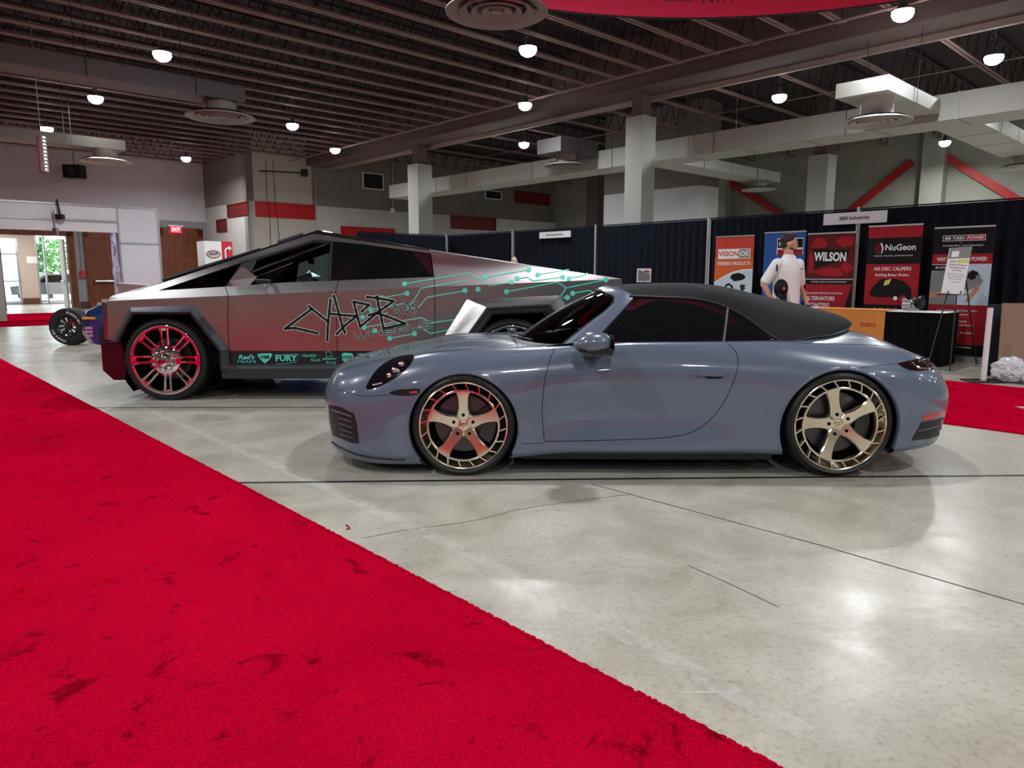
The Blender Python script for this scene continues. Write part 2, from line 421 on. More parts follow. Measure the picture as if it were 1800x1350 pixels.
gline([(640, 946), (720, 930), (800, 921), (850, 912), (900, 898), (960, 888), (1020, 880), (1080, 872), (1112, 869)], .004, .0015, M_joint, 'trim_3')
def fade():
    m = M_fade; v = objco(m); f = noise(m, 9, 6, .7, v)
    nt = m.node_tree; r = ramp(m, f, [(.38, (0, 0, 0)), (.60, (.34, .34, .34))]); lk(m, r, bs(m).inputs['Alpha'])
fade()
gline([(225, 705), (305, 741), (560, 852), (850, 985), (1270, 1210), (1420, 1290)], .085, .002, M_fade, 'trim_4')
gline([(1000, 1217), (1400, 1218)], .012, .002, M_fade, 'trim_5')
gline([(0, 636), (165, 634)], .012, .002, M_joint, 'trim_6'); gline([(0, 612), (90, 611)], .015, .002, M_joint, 'trim_7')
def crumb(px, py, lab):
    p = gz(px, py); q = MB(); q.tube([p+Vector((-.02, 0, .018)), p+Vector((0, .006, .020)), p+Vector((.022, -.004, .018))], .004, 5)
    tag(q.build('red_thread', M_hem), lab, 'thread')
p0 = gz(612, 928); q = MB(); q.tube([p0+Vector((-.02, .035, .005)), p0+Vector((0, .01, .005)), p0+Vector((.012, -.02, .005)), p0+Vector((.0, -.035, .005))], .0035, 5)
tag(q.build('carpet_thread', M_hem), 'short curled dark red thread lying on the concrete beside the carpet edge', 'thread')

# ================================================================ CEILING STRUCTURE
BEAM_B = 15.0
M_web = mat('shaded joist web', (.035, .024, .025), .7)  # shade put into the colour: webs darker than chords of the same steel
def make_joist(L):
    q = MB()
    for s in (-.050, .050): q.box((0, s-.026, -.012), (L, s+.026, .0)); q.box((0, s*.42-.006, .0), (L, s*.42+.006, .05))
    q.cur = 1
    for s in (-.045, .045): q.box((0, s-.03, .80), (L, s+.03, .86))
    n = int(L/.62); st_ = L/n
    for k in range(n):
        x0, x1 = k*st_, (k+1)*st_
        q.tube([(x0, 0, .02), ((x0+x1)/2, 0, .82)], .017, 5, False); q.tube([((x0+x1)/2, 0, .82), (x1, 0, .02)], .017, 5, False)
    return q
JZ = 6.0
labL = 'brown open web steel roof joist over the near hall, left of the wide beam'
labR = 'brown open web steel roof joist over the far hall, beyond the wide beam'
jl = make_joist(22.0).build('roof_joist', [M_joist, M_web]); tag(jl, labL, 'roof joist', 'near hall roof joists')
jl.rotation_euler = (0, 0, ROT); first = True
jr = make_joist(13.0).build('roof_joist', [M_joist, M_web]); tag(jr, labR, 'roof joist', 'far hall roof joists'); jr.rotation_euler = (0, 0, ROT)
ka = 0
av = 6.15-.88*9
while av < 32.2:
    o = jl if ka == 0 else jl.copy()
    if ka: C.objects.link(o)
    o.location = ab(av, BEAM_B-.76-22.0, JZ)
    if av < 27.6 and ka % 2 == 0:
        o = jr if ka == 0 else jr.copy()
        if ka: C.objects.link(o)
        o.location = ab(av, BEAM_B+.9, JZ+.1)
    av += .88; ka += 1
q = MB(); q.abox(-18, W3A, BEAM_B-.5, BEAM_B+.4, 5.78, CEIL); tag(q.build('ceiling_beam', M_beam), 'wide brown beam crossing the ceiling diagonally above the columns', 'beam')
q = MB(); q.abox(-18, W3A, BEAM_B+.42, BEAM_B+.52, 5.66, 5.78); tag(q.build('beam_rail', mat('pinkish beige rail', (.34, .27, .25), .5)), 'pale rail running along the lower edge of the wide ceiling beam', 'rail')
q = MB(); q.tube([ab(-4, 13.5, 5.8), ab(W3A-.5, 13.5, 5.8)], .03, 8); tag(q.build('sprinkler_pipe', M_joist), 'thin brown sprinkler pipe crossing below the near joists', 'pipe')
# bridging rods of the far hall
for k, bb in enumerate((19.5, 24.0)):
    q = MB(); q.tube([ab(-6, bb, JZ+.06), ab(W3A-.3, bb, JZ+.06)], .016, 6)
    tag(q.build('bridging_rod', M_joist), 'thin rod tying the far hall joists together, %s' % ('nearer the wide beam' if k == 0 else 'nearer the red braced wall'), 'rod')
# columns
def column(px, a_b, w_, zt, label, mtl=M_col, cap=True):
    a_, b_ = a_b; r = thing('structural_column', label, 'column', ab(a_, b_))
    q = MB(); h = w_/2; M = Matrix.Rotation(ROT, 4, 'Z')
    q.box((-h, -h, 0), (h, h, zt), M); q.build('shaft', mtl, r)
    if cap:
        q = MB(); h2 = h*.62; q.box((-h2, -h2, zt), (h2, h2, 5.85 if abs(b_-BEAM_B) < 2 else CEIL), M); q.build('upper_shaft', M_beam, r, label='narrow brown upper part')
    return r
column(1125, (11.35, 15.0), .53, 5.2, 'tall grey square column in the middle, standing behind the black drapes')
column(744, (20.9, 15.1), .60, 5.1, 'grey column above the roof of the truck')
column(1433, (10.2, 22.8), .62, 5.0, 'grey column passing behind the long duct, right of centre')
column(1046, (19.9, 23.4), .62, CEIL, 'dark shadowed column left of the tall middle column', M_beam, False)  # shade put into the colour: dark beam tone instead of grey column paint
# pilasters and red braces on the right wall
def pil(px0, px1, d, label):
    a0, a1 = apx(px1, WRB), apx(px0, WRB); q = MB(); q.abox(a0, a1, WRB-d, WRB, 0, CEIL-.1); tag(q.build('wall_pilaster', M_wr), label, 'pilaster')
pil(1612, 1650, .5, 'flat pilaster on the far right wall between the two red braces')
pil(1256, 1280, .5, 'flat pilaster on the far wall just right of the white block')
def brace(p, q_, label):
    A = on_b(*p, WRB-.15); B = on_b(*q_, WRB-.15); q = MB(); d = (B-A).normalized(); n = Vector((0, 0, 1)).cross(d).normalized(); u = n.cross(d)
    q.hexa([A-u*.13-n*.06, B-u*.13-n*.06, B-u*.13+n*.06, A-u*.13+n*.06, A+u*.13-n*.06, B+u*.13-n*.06, B+u*.13+n*.06, A+u*.13+n*.06])
    tag(q.build('red_brace', mat('red brace paint', (.42, .02, .02), .5)), label, 'brace')
brace((1470, 392), (1603, 284), 'red diagonal steel brace rising to the right towards the pilaster')
brace((1664, 276), (1822, 372), 'red diagonal steel brace falling to the right at the frame edge')
brace((1283, 320), (1395, 392), 'short red diagonal brace behind the small far diffuser')

# niches, vents
def niche(name, pts, a=None, bb=None, m=M_redp, label='', cat='wall niche', depth=.12, frame_=None):
    f = (lambda p: on_a(*p, a-.0)) if a else (lambda p: on_b(*p, bb-.0))
    P = [f(p) for p in pts]; zs = [p.z for p in P]; z0, z1_ = (zs[2]+zs[3])/2, (zs[0]+zs[1])/2
    t0, t1 = (toab(P[0])[1 if a else 0], toab(P[1])[1 if a else 0]); r = thing(name, label, cat); lo, hi = min(t0, t1), max(t0, t1)
    q = MB(); e = .04
    def bx(l, h, za, zb, d0, d1):
        if a: q.abox(a-d1, a-d0, l, h, za, zb)
        else: q.abox(l, h, bb-d1, bb-d0, za, zb)
    bx(lo, hi, z0, z1_, .0, .012); q.build('panel', m, r); q = MB()
    bx(lo-e, hi+e, z1_, z1_+e, 0, .05); bx(lo-e, hi+e, z0-e, z0, 0, .05); bx(lo-e, lo, z0, z1_, 0, .05); bx(hi, hi+e, z0, z1_, 0, .05)
    q.build('surround', frame_ or m, r)
    if cat == 'vent':
        q = MB(); k = z0+.03
        while k < z1_-.03: bx(lo+.02, hi-.02, k, k+.02, .013, .035); k += .075
        q.build('louvers', M_black, r)
    rebase(r, (P[2]+P[3])/2); return r
niche('wall_niche', [(450, 356), (553, 362), (553, 383), (450, 381)], a=W3A, label='long glossy red niche on the pale wall above the truck windscreen')
niche('wall_niche', [(600, 399), (692, 404), (692, 430), (600, 426)], a=W3A, label='red niche just above the truck roof, left of the black drapes')
niche('wall_niche', [(793, 380), (870, 385), (870, 404), (793, 401)], a=W3A, m=M_redd, label='dark red niche right of the grey column above the truck')
niche('wall_niche', [(905, 337), (965, 342), (965, 360), (905, 356)], a=W3A, m=M_redd, label='upper dark red niche under the long duct')
niche('wall_niche', [(401, 361), (436, 356), (436, 376), (401, 381)], bb=W2B, m=M_redd, label='small red niche on the corner wall, the higher of two')
niche('wall_niche', [(382, 388), (398, 386), (398, 405), (382, 407)], bb=W2B, m=M_redd, label='smallest red niche on the corner wall, the lower of two')
niche('air_vent', [(638, 305), (672, 307), (672, 333), (638, 330)], a=W3A, m=M_black, label='square dark air vent in white frame on the taupe wall', cat='vent', frame_=M_white)
niche('air_vent', [(853, 336), (880, 337), (880, 350), (853, 348)], a=W3A, m=M_black, label='small vent in white frame under the long duct', cat='vent', frame_=M_white)
niche('wall_niche', [(1062, 369), (1077, 370), (1077, 385), (1062, 384)], a=W3A, m=M_redd, label='small red niche glimpsed between the dark and the tall column')

# ================================================================ DUCTS AND DIFFUSERS
M_duct = mat('pale painted duct', (.50, .50, .46), .5)
M_duct2 = mat('grey brown duct', (.11, .10, .10), .55)
def duct(pts, w_, h, z0, m, label, close=True, seams=True):
    r = thing('air_duct', label, 'air duct'); q = MB(); P = [ab(a_, b_, z0) for a_, b_ in pts]; L = []; R = []
    for i, p in enumerate(P):
        d1 = (P[i]-P[i-1]).normalized() if i else (P[1]-P[0]).normalized(); d2 = (P[i+1]-P[i]).normalized() if i < len(P)-1 else d1
        t = (d1+d2).normalized(); n = Vector((-t.y, t.x, 0)); k = w_/2/max(.5, n.dot(Vector((-d1.y, d1.x, 0))))
        L.append(p+n*k); R.append(p-n*k)
    up = Vector((0, 0, h)); G = [[l, l+up, r_+up, r_, l] for l, r_ in zip(L, R)]; q.grid(G); q.add([G[0][0], G[0][1], G[0][2], G[0][3]], [(0, 1, 2, 3)]); q.add([G[-1][k] for k in range(4)], [(0, 1, 2, 3)])
    if seams:
        k = 0
        for i in range(len(P)-1):
            d = P[i+1]-P[i]; n_ = max(1, int(d.length/1.5)); t = d.normalized(); s = Vector((-t.y, t.x, 0))
            for j in range(1, n_):
                c = P[i]+d*j/n_; e = .012; hw = w_/2+e
                G = [[c-t*.02+s*hw-Vector((0,0,e)), c-t*.02+s*hw+up+Vector((0,0,e)), c-t*.02-s*hw+up+Vector((0,0,e)), c-t*.02-s*hw-Vector((0,0,e)), c-t*.02+s*hw-Vector((0,0,e))],
                     [c+t*.02+s*hw-Vector((0,0,e)), c+t*.02+s*hw+up+Vector((0,0,e)), c+t*.02-s*hw+up+Vector((0,0,e)), c+t*.02-s*hw-Vector((0,0,e)), c+t*.02+s*hw-Vector((0,0,e))]]
                q.grid(G)
    q.build('duct_body', m, r)
    for i in range(len(P)-1):
        d = P[i+1]-P[i]; n_ = max(1, int(d.length/3))
        for j in range(n_):
            c = P[i]+d*(j+.5)/n_; t = d.normalized(); s = Vector((-t.y, t.x, 0))
            for g in (-1, 1): q = MB(); q.tube([c+s*g*(w_/2+.02)-Vector((0,0,.02)), c+s*g*(w_/2+.02)+Vector((0,0,6.1-z0))], .006, 5); q.build('hanger_rod', M_web, r)
    rebase(r, P[0]); return r
def diffuser(px, py, z, R, m, label, stem=.55):
    p = gz(px, py, z); r = thing('round_diffuser', label, 'ceiling diffuser')
    q = MB(); q.zl([(R*.46, stem), (R*.46, .115), (R*.50, .10), (R*.70, .055), (R*.93, .022), (R, .012), (R, 0), (R*.95, .0)], 48); q.build('cone', m, r, 35)
    for k, (ro, ri) in enumerate(((.98, .80), (.72, .58), (.50, .38), (.30, .16))):
        q = MB(); q.zl([(R*ro, .0), (R*(ro-.02), -.012), (R*ri, .035), (R*ri, .05), (R*ro, .012), (R*ro, 0)], 48); q.build('louver_ring', m, r, 35)
    q = MB(); q.zl([(0, -.005), (R*.10, -.005), (R*.12, .02), (0, .02)], 32); q.build('center_plate', m, r, 35)
    q = MB(); q.zl([(0, .10), (R*.8, .07)], 48); q.build('throat', M_black, r)
    r.location = p; return p
M_dif = mat('brown grey diffuser', (.26, .22, .21), .5)
diffuser(873, 22, 4.45, .62, M_dif, 'largest round ceiling diffuser with concentric rings, top centre', .9)
d2 = diffuser(388, 207, 4.15, .60, M_dif, 'round diffuser at the end of the long grey duct at left', .27)
d3 = diffuser(186, 285, 4.15, .60, mat('beige diffuser', (.42, .40, .36), .5), 'beige round diffuser above the hanging black speaker, far left', .29)
d4 = diffuser(995, 292, 4.35, .62, M_dif, 'dark round diffuser just left of the tall middle column', .31)
d5 = diffuser(1540, 215, 4.05, .60, M_duct, 'pale round diffuser under the square duct box, right of centre', .42)
d6 = diffuser(1333, 334, 4.15, .55, M_duct, 'small far pale diffuser left of the grey column and braces', .27)
d7 = diffuser(1800, 295, 4.15, .60, M_duct, 'pale diffuser cut by the right edge of the frame', .27)
a2_, b2_, _ = toab(d2); a3_, b3_, _ = toab(d3); a4_, b4_, _ = toab(d4); a5_, b5_, _ = toab(d5); a6_, b6_, _ = toab(d6); a7_, b7_, _ = toab(d7)
duct([(a2_, b2_-9), (a2_, b2_-3.0), (a2_, b2_-1.4), (a2_, b2_+.35)], .62, .27, 4.42, M_duct2, 'long grey brown duct running in from the upper left to a round diffuser')
duct([(a3_, b3_-8), (a3_, b3_-2.0), (a3_, b3_+.4)], .66, .24, 4.44, mat('beige duct', (.24, .225, .20), .5), 'beige duct along the top of the left wall')
DB = 16.7
duct([(-4.5, DB), (24.5, DB)], 1.0, .5, 4.33, M_duct, 'main pale duct running across the far hall behind the tall column')
duct([(a5_+.1, b5_-.5), (a5_+.1, DB-.52)], .9, .25, 4.47, M_duct, 'pale branch duct box carrying the right hand diffuser')
duct([(a6_, DB+.52), (a6_, b6_+.6)], .9, .3, 4.42, M_duct, 'narrow branch duct leading away to the small far diffuser')
duct([(a4_+.1, b4_-.6), (a4_+.1, DB-.52)], .9, .38, 4.66, M_duct2, 'dark branch duct box carrying the diffuser left of the tall column')
duct([(a7_, DB+.52), (a7_, b7_+.5)], .9, .3, 4.42, M_duct, 'pale branch duct at the right edge of the frame')

# red ring sign overhead
def ring_sign():
    r = thing('hanging_ring_sign', 'large red fabric ring sign hanging overhead, cut by the top of the frame', 'hanging sign')
    zb = 4.5; Pf = gz(1205, 32, zb); Yf = Pf.y; R = .30*Yf; K = 1.39; cx, cy = Pf.x, Yf-R
    m = mat('red sign fabric', (.74, .014, .085), .6)
    q = MB(); n = 96
    G = [[Vector((cx+K*rr*math.cos(2*PI*k/n), cy+rr*math.sin(2*PI*k/n), z)) for k in range(n+1)] for rr, z in ((R, zb), (R, zb+1.1), (R-.03, zb+1.1), (R-.03, zb), (R, zb))]
    q.grid(G); q.build('fabric', m, r, 30)
    q = MB(); q.tube([(cx+K*(R-.015)*math.cos(2*PI*k/n), cy+(R-.015)*math.sin(2*PI*k/n), zb-.006) for k in range(n)], .014, 6, closed=True); q.build('bottom_hoop', M_black, r, 60)
    q = MB()
    for k in range(4):
        t = PI/4+PI/2*k; q.tube([(cx+K*(R-.015)*math.cos(t), cy+(R-.015)*math.sin(t), zb+1.1), (cx, cy, 5.75)], .005, 5)
    q.build('cables', M_black, r)
    ink = mat('dark red ink', (.10, .01, .02), .6)
    for s, size, ang in (('powered by', .055, 93.5), ('NIW', .20, 86.2)):
        cs = ang
        for ch, adv in [(c, .58 if c != ' ' else .4) for c in s]:
            t = math.radians(cs); p = Vector((cx+K*(R-.036)*math.cos(t), cy+(R-.036)*math.sin(t), zb+ (.20 if size < .1 else .23)))
            if ch != ' ': text('lettering', ch, frame(p, (math.sin(t), -math.cos(t), 0), (0, 0, 1)), size, ink, r, bold=.01)
            cs -= math.degrees(size*(adv if ch != 'W' else .9)*1.12/R/K)
    rebase(r, (cx, cy, zb))
ring_sign()
# ================================================================ CONVERTIBLE
CX, CY = -.318, 5.43
def cw(x, y, z, s=1): return Vector((CX+x, CY-s*y, z))
car = thing('sports_convertible', 'grey blue sports convertible with black soft top and champagne gold wheels, nearest the camera', 'car')
ST = [  # stations nose -> tail ; rows bottom -> centre line
 [(-.93,0,.12),(-1.02,0,.125),(-1.05,0,.26),(-1.07,0,.42),(-1.065,0,.51),(-1.035,0,.59),(-.985,0,.645),(-.92,0,.68),(-.85,0,.705),(-.78,0,.725)],
 [(-.88,.35,.11),(-.985,.37,.12),(-1.01,.38,.26),(-1.03,.39,.42),(-1.02,.39,.51),(-.985,.38,.59),(-.92,.37,.655),(-.83,.30,.695),(-.73,.17,.725),(-.65,0,.745)],
 [(-.78,.58,.10),(-.895,.63,.11),(-.915,.65,.26),(-.93,.665,.42),(-.915,.665,.51),(-.875,.65,.595),(-.80,.61,.67),(-.68,.48,.725),(-.57,.27,.755),(-.50,0,.765)],
 [(-.66,.70,.09),(-.765,.77,.098),(-.78,.795,.26),(-.785,.81,.42),(-.765,.81,.525),(-.715,.785,.62),(-.63,.72,.705),(-.52,.55,.755),(-.43,.31,.78),(-.38,0,.785)],
 [(-.52,.76,.08),(-.60,.84,.085),(-.60,.865,.26),(-.59,.88,.42),(-.57,.88,.54),(-.52,.85,.65),(-.45,.765,.745),(-.37,.58,.782),(-.30,.33,.802),(-.26,0,.808)],
 [(-.33,.78,.08),(-.36,.865,.085),(-.36,.888,.26),(-.35,.903,.42),(-.34,.908,.555),(-.31,.878,.68),(-.27,.78,.785),(-.22,.59,.803),(-.17,.34,.822),(-.13,0,.828)],
 [(0,.78,.09),(0,.87,.095),(0,.892,.26),(0,.908,.42),(0,.915,.56),(0,.885,.70),(0,.775,.806),(0,.59,.818),(0,.34,.835),(0,0,.842)],
 [(.32,.78,.12),(.33,.875,.125),(.33,.888,.24),(.33,.893,.42),(.33,.902,.56),(.33,.88,.705),(.33,.78,.812),(.31,.62,.826),(.26,.36,.838),(.24,0,.842)],
 [(.62,.77,.14),(.62,.862,.145),(.62,.880,.22),(.62,.868,.40),(.62,.885,.57),(.62,.878,.71),(.62,.805,.818),(.64,.69,.842),(.55,.42,.82),(.50,0,.815)],
 [(1.0,.77,.14),(1.0,.865,.147),(1.0,.882,.22),(1.0,.862,.40),(1.0,.880,.58),(1.0,.878,.72),(1.0,.825,.838),(1.0,.765,.868),(1.0,.6,.80),(1.0,0,.78)],
 [(1.4,.77,.14),(1.4,.868,.148),(1.4,.888,.22),(1.4,.868,.40),(1.4,.882,.58),(1.4,.880,.72),(1.4,.828,.842),(1.4,.768,.874),(1.4,.6,.80),(1.4,0,.78)],
 [(1.8,.78,.14),(1.8,.875,.15),(1.8,.897,.23),(1.8,.888,.40),(1.8,.898,.58),(1.8,.888,.72),(1.8,.83,.845),(1.8,.765,.878),(1.8,.6,.83),(1.8,0,.80)],
 [(2.12,.78,.14),(2.12,.89,.15),(2.12,.912,.25),(2.12,.918,.42),(2.12,.922,.58),(2.12,.905,.72),(2.12,.835,.845),(2.12,.74,.885),(2.12,.5,.91),(2.12,0,.92)],
 [(2.45,.78,.14),(2.45,.895,.15),(2.45,.918,.26),(2.45,.930,.42),(2.45,.932,.58),(2.45,.91,.72),(2.45,.82,.83),(2.45,.69,.880),(2.45,.42,.925),(2.45,0,.94)],
 [(2.75,.77,.15),(2.78,.885,.16),(2.78,.905,.27),(2.79,.917,.42),(2.79,.918,.58),(2.78,.89,.71),(2.76,.79,.805),(2.74,.62,.868),(2.72,.36,.915),(2.72,0,.93)],
 [(2.92,.75,.165),(3.0,.84,.172),(3.01,.862,.28),(3.02,.88,.42),(3.02,.875,.57),(3.00,.84,.69),(2.97,.73,.782),(2.94,.55,.838),(2.92,.31,.875),(2.90,0,.888)],
 [(3.06,.66,.175),(3.16,.745,.182),(3.18,.77,.29),(3.20,.785,.42),(3.195,.775,.555),(3.16,.735,.665),(3.13,.63,.748),(3.09,.46,.79),(3.06,.25,.82),(3.05,0,.832)],
 [(3.16,.50,.18),(3.27,.57,.187),(3.30,.59,.29),(3.325,.60,.42),(3.32,.59,.545),(3.28,.555,.645),(3.25,.48,.722),(3.21,.34,.755),(3.18,.17,.778),(3.17,0,.787)],
 [(3.22,.28,.185),(3.34,.31,.192),(3.38,.32,.30),(3.405,.325,.42),(3.40,.32,.54),(3.365,.30,.635),(3.345,.26,.712),(3.31,.18,.738),(3.28,.09,.752),(3.27,0,.757)],
 [(3.24,0,.185),(3.37,0,.195),(3.41,0,.30),(3.435,0,.42),(3.43,0,.54),(3.40,0,.635),(3.385,0,.71),(3.36,0,.728),(3.34,0,.74),(3.33,0,.745)],
]
ST = np.array(ST); NI, NJ = ST.shape[:2]
def chord(P, ax):
    d = np.sqrt((np.diff(P, axis=ax)**2).sum(-1)); d = d.mean(axis=1-ax); t = np.concatenate([[0], np.cumsum(np.maximum(d, .03)**.8)]); return t
ti, tj = chord(ST, 0), chord(ST, 1)
NU, NV = 300, 84
uu = np.linspace(0, ti[-1], NU); vv = np.linspace(0, tj[-1], NV)
A1 = nspline(ti, ST, uu)                       # NU x NJ x 3
SF = np.swapaxes(nspline(tj, np.swapaxes(A1, 0, 1), vv), 0, 1)
SF[:, -1, 1] = 0; SF[0, :, 1] = 0; SF[-1, :, 1] = 0
SF[:, :, 1] = np.maximum(SF[:, :, 1], 0)
HUB = [(0.0, .320, .366), (2.45, .318, .398)]
vj = np.interp(vv, tj, np.arange(NJ))          # row coordinate of each column
keep = np.ones((NU-1, NV-1), bool)
inside = np.zeros((NU, NV), bool)
for hx, hz, hr in HUB:
    d = np.hypot(SF[:, :, 0]-hx, SF[:, :, 2]-hz); inside |= (d < hr) & (SF[:, :, 1] > .45) & (vj[None, :] < 6.5)
# faces entirely inside vanish; inner corners of border faces snap onto the arch circle
keep &= ~(inside[:-1, :-1] & inside[1:, :-1] & inside[:-1, 1:] & inside[1:, 1:])
SN = SF.copy()
for hx, hz, hr in HUB:
    dx, dz = SF[:, :, 0]-hx, SF[:, :, 2]-hz; d = np.hypot(dx, dz)+1e-9; mk = inside & (d < hr) & (abs(dx) < .5)
    SN[:, :, 0] = np.where(mk, hx+dx/d*hr, SN[:, :, 0]); SN[:, :, 2] = np.where(mk, hz+dz/d*hr, SN[:, :, 2])
cx_ = (SN[:-1, :-1, 0]+SN[1:, 1:, 0])/2; cv_ = (vj[:-1]+vj[1:])[None, :]/2
keep &= ~((cv_ > 7.35) & (cx_ > .74) & (cx_ < 2.02))
vs_, fs_ = [], []
for s in (1, -1):
    off = len(vs_)
    for i in range(NU):
        for j in range(NV):
            p = SN[i, j]; vs_.append(cw(p[0], p[1], p[2], s))
    for i in range(NU-1):
        for j in range(NV-1):
            if keep[i, j]:
                f = (off+i*NV+j, off+(i+1)*NV+j, off+(i+1)*NV+j+1, off+i*NV+j+1); fs_.append(f if s == 1 else f[::-1])
bvh = BVHTree.FromPolygons([tuple(v) for v in vs_[:NU*NV]], [f for f in fs_ if max(f) < NU*NV])
q = MB(); q.add(vs_, fs_); body = q.build('body_shell', M_paint, car, 40, merge=4e-4, recalc=False)
_bm = bmesh.new(); _bm.from_mesh(body.data)
for v in [v for v in _bm.verts if not v.link_faces]: _bm.verts.remove(v)
_bm.to_mesh(body.data); _bm.free()
# wheel wells and arch lips
for hx, hz, hr in HUB:
    for s in (1, -1):
        q = MB()
        ring = []
        tr = math.asin(((.150 if hx < 1 else .182)-hz)/hr); tl_ = PI-math.asin(((.102 if hx < 1 else .165)-hz)/hr)
        for k in range(61):
            t = tr+(tl_-tr)*k/60; x, z = hx+hr*math.cos(t), hz+hr*math.sin(t)
            p = None
            o_ = Vector((CX+x+math.cos(t)*.004, CY-3, z+math.sin(t)*.004)); h = bvh.ray_cast(o_, Vector((0, 1, 0)))
            y = (CY-h[0].y) if h[0] is not None else .87
            ring.append((x, y, z, t))
        G = [[cw(hx+(hr+e)*math.cos(t), y+dy, hz+(hr+e)*math.sin(t), s) for x, y, z, t in ring] for e, dy in ((.006, .001), (.001, .004), (-.010, -.002), (-.012, -.03))]
        q.grid(G); q.build('arch_lip', M_paint, car, 60)
        q = MB(); G = [[cw(hx+(hr+e)*math.cos(t), y+dy, hz+(hr+e)*math.sin(t), s) for x, y, z, t in ring] for e, dy in ((-.004, -.028), (.01, -.06))]
        G.append([cw(hx+(hr+.02)*math.cos(t), .48, hz+(hr+.02)*math.sin(t), s) for x, y, z, t in ring]); G.append([cw(hx, .48, hz, s) for _ in ring])
        q.grid(G); q.build('wheel_well', M_dark, car, 60, merge=0)
# underbody and rockers
q = MB(); q.box(cw(-.80, .55, .10), cw(3.05, -.55, .22)); q.box(cw(.40, .84, .115), cw(2.02, -.84, .26)); q.build('underbody', M_dark, car)
for s in (1, -1):
    q = MB(); q.grid([[cw(.36, .85, .165, s), cw(1.2, .868, .165, s), cw(2.04, .87, .165, s)], [cw(.36, .862, .15, s), cw(1.2, .885, .15, s), cw(2.04, .885, .15, s)], [cw(.38, .85, .108, s), cw(1.2, .87, .108, s), cw(2.02, .87, .108, s)], [cw(.38, .6, .10, s), cw(1.2, .6, .10, s), cw(2.02, .6, .10, s)]])
    q.build('side_skirt', M_black, car, 30)

def cast(px, py):                         # photo direction onto the near half of the body
    h = bvh.ray_cast(Vector((0, 0, CAMZ)), ray(px, py).normalized())
    return h[0], h[1]
def mirror(p): return Vector((p.x, 2*CY-p.y, p.z))
def bodyline(name, pts, r=.0022, m=None, lift=0., both=True, step=6, closed=False):
    P = []
    pts2 = list(pts)+([pts[0]] if closed else [])
    for (x0, y0), (x1, y1) in zip(pts2, pts2[1:]):
        n = max(1, int(math.hypot(x1-x0, y1-y0)/step))
        for k in range(n): P.append((x0+(x1-x0)*k/n, y0+(y1-y0)*k/n))
    if not closed: P.append(pts2[-1])
    W = []
    for p in P:
        h, nrm = cast(*p)
        if h is None: continue
        if nrm.dot(h-Vector((0, 0, CAMZ))) > 0: nrm = -nrm
        W.append(h+nrm*lift)
    if len(W) < 2: return
    for s in ((0, 1) if both else (0,)):
        q = MB(); q.tube([mirror(p) for p in W] if s else W, r, 6, closed=closed); q.build(name, m or M_dark, car, 60)
def smoothpoly(pts, n=6, closed=False):
    P = [np.array(p, float) for p in pts]; N = len(P); out = []
    rng = range(N if closed else N-1)
    for i in rng:
        p0 = P[(i-1) % N] if (closed or i > 0) else P[i]; p1 = P[i]; p2 = P[(i+1) % N]; p3 = P[(i+2) % N] if (closed or i+2 < N) else p2
        for k in range(n):
            t = k/n; out.append(tuple(.5*((2*p1)+(-p0+p2)*t+(2*p0-5*p1+4*p2-p3)*t*t+(-p0+3*p1-3*p2+p3)*t**3)))
    if not closed: out.append(tuple(P[-1]))
    return out
def patch(name, pts, m, parent=None, lift=.004, thick=.006, cell=5., both=True, fn=None, sm=40, label=None, edge=True):
    """thin moulded piece lying on the body: outline in photo directions, cut to a fine net and laid on the shell"""
    fn = fn or cast; bm = bmesh.new(); vsb = [bm.verts.new((x, y, 0)) for x, y in pts]; bm.faces.new(vsb)
    xs = [p[0] for p in pts]; ys = [p[1] for p in pts]
    x = min(xs)+cell
    while x < max(xs):
        bmesh.ops.bisect_plane(bm, geom=bm.verts[:]+bm.edges[:]+bm.faces[:], plane_co=(x, 0, 0), plane_no=(1, 0, 0)); x += cell
    y = min(ys)+cell
    while y < max(ys):
        bmesh.ops.bisect_plane(bm, geom=bm.verts[:]+bm.edges[:]+bm.faces[:], plane_co=(0, y, 0), plane_no=(0, 1, 0)); y += cell
    bmesh.ops.triangulate(bm, faces=[f for f in bm.faces if len(f.verts) > 4])
    bad = []; nn = {}
    for v in bm.verts:
        h, nrm = fn(v.co.x, v.co.y)
        if h is None: bad.append(v); continue
        if nrm.dot(h-Vector((0, 0, CAMZ))) > 0: nrm = -nrm
        nn[v] = nrm; v.co = h+nrm*lift
    for v in bad: bm.verts.remove(v)
    if edge:
        be = [e for e in bm.edges if len(e.link_faces) == 1]
        ret = bmesh.ops.extrude_edge_only(bm, edges=be); nv = [g for g in ret['geom'] if isinstance(g, bmesh.types.BMVert)]
        src = {}
        for e in be:
            for v in e.verts: src[tuple(round(c, 6) for c in v.co)] = nn.get(v)
        for v in nv:
            k = tuple(round(c, 6) for c in v.co)
            if src.get(k): v.co = v.co-src[k]*thick
    bmesh.ops.recalc_face_normals(bm, faces=bm.faces)
    res = []
    for s in ((0, 1) if both else (0,)):
        me = bpy.data.meshes.new(name); b2 = bm.copy()
        if s:
            for v in b2.verts: v.co = mirror(v.co)
            bmesh.ops.reverse_faces(b2, faces=b2.faces)
        b2.to_mesh(me); b2.free(); me.materials.append(m); me.polygons.foreach_set('use_smooth', [True]*len(me.polygons)); me.set_sharp_from_angle(angle=math.radians(sm))
        o = bpy.data.objects.new(name, me); C.objects.link(o); o.parent = parent or car; res.append(o)
        if label: o['label'] = label
    bm.free(); return res

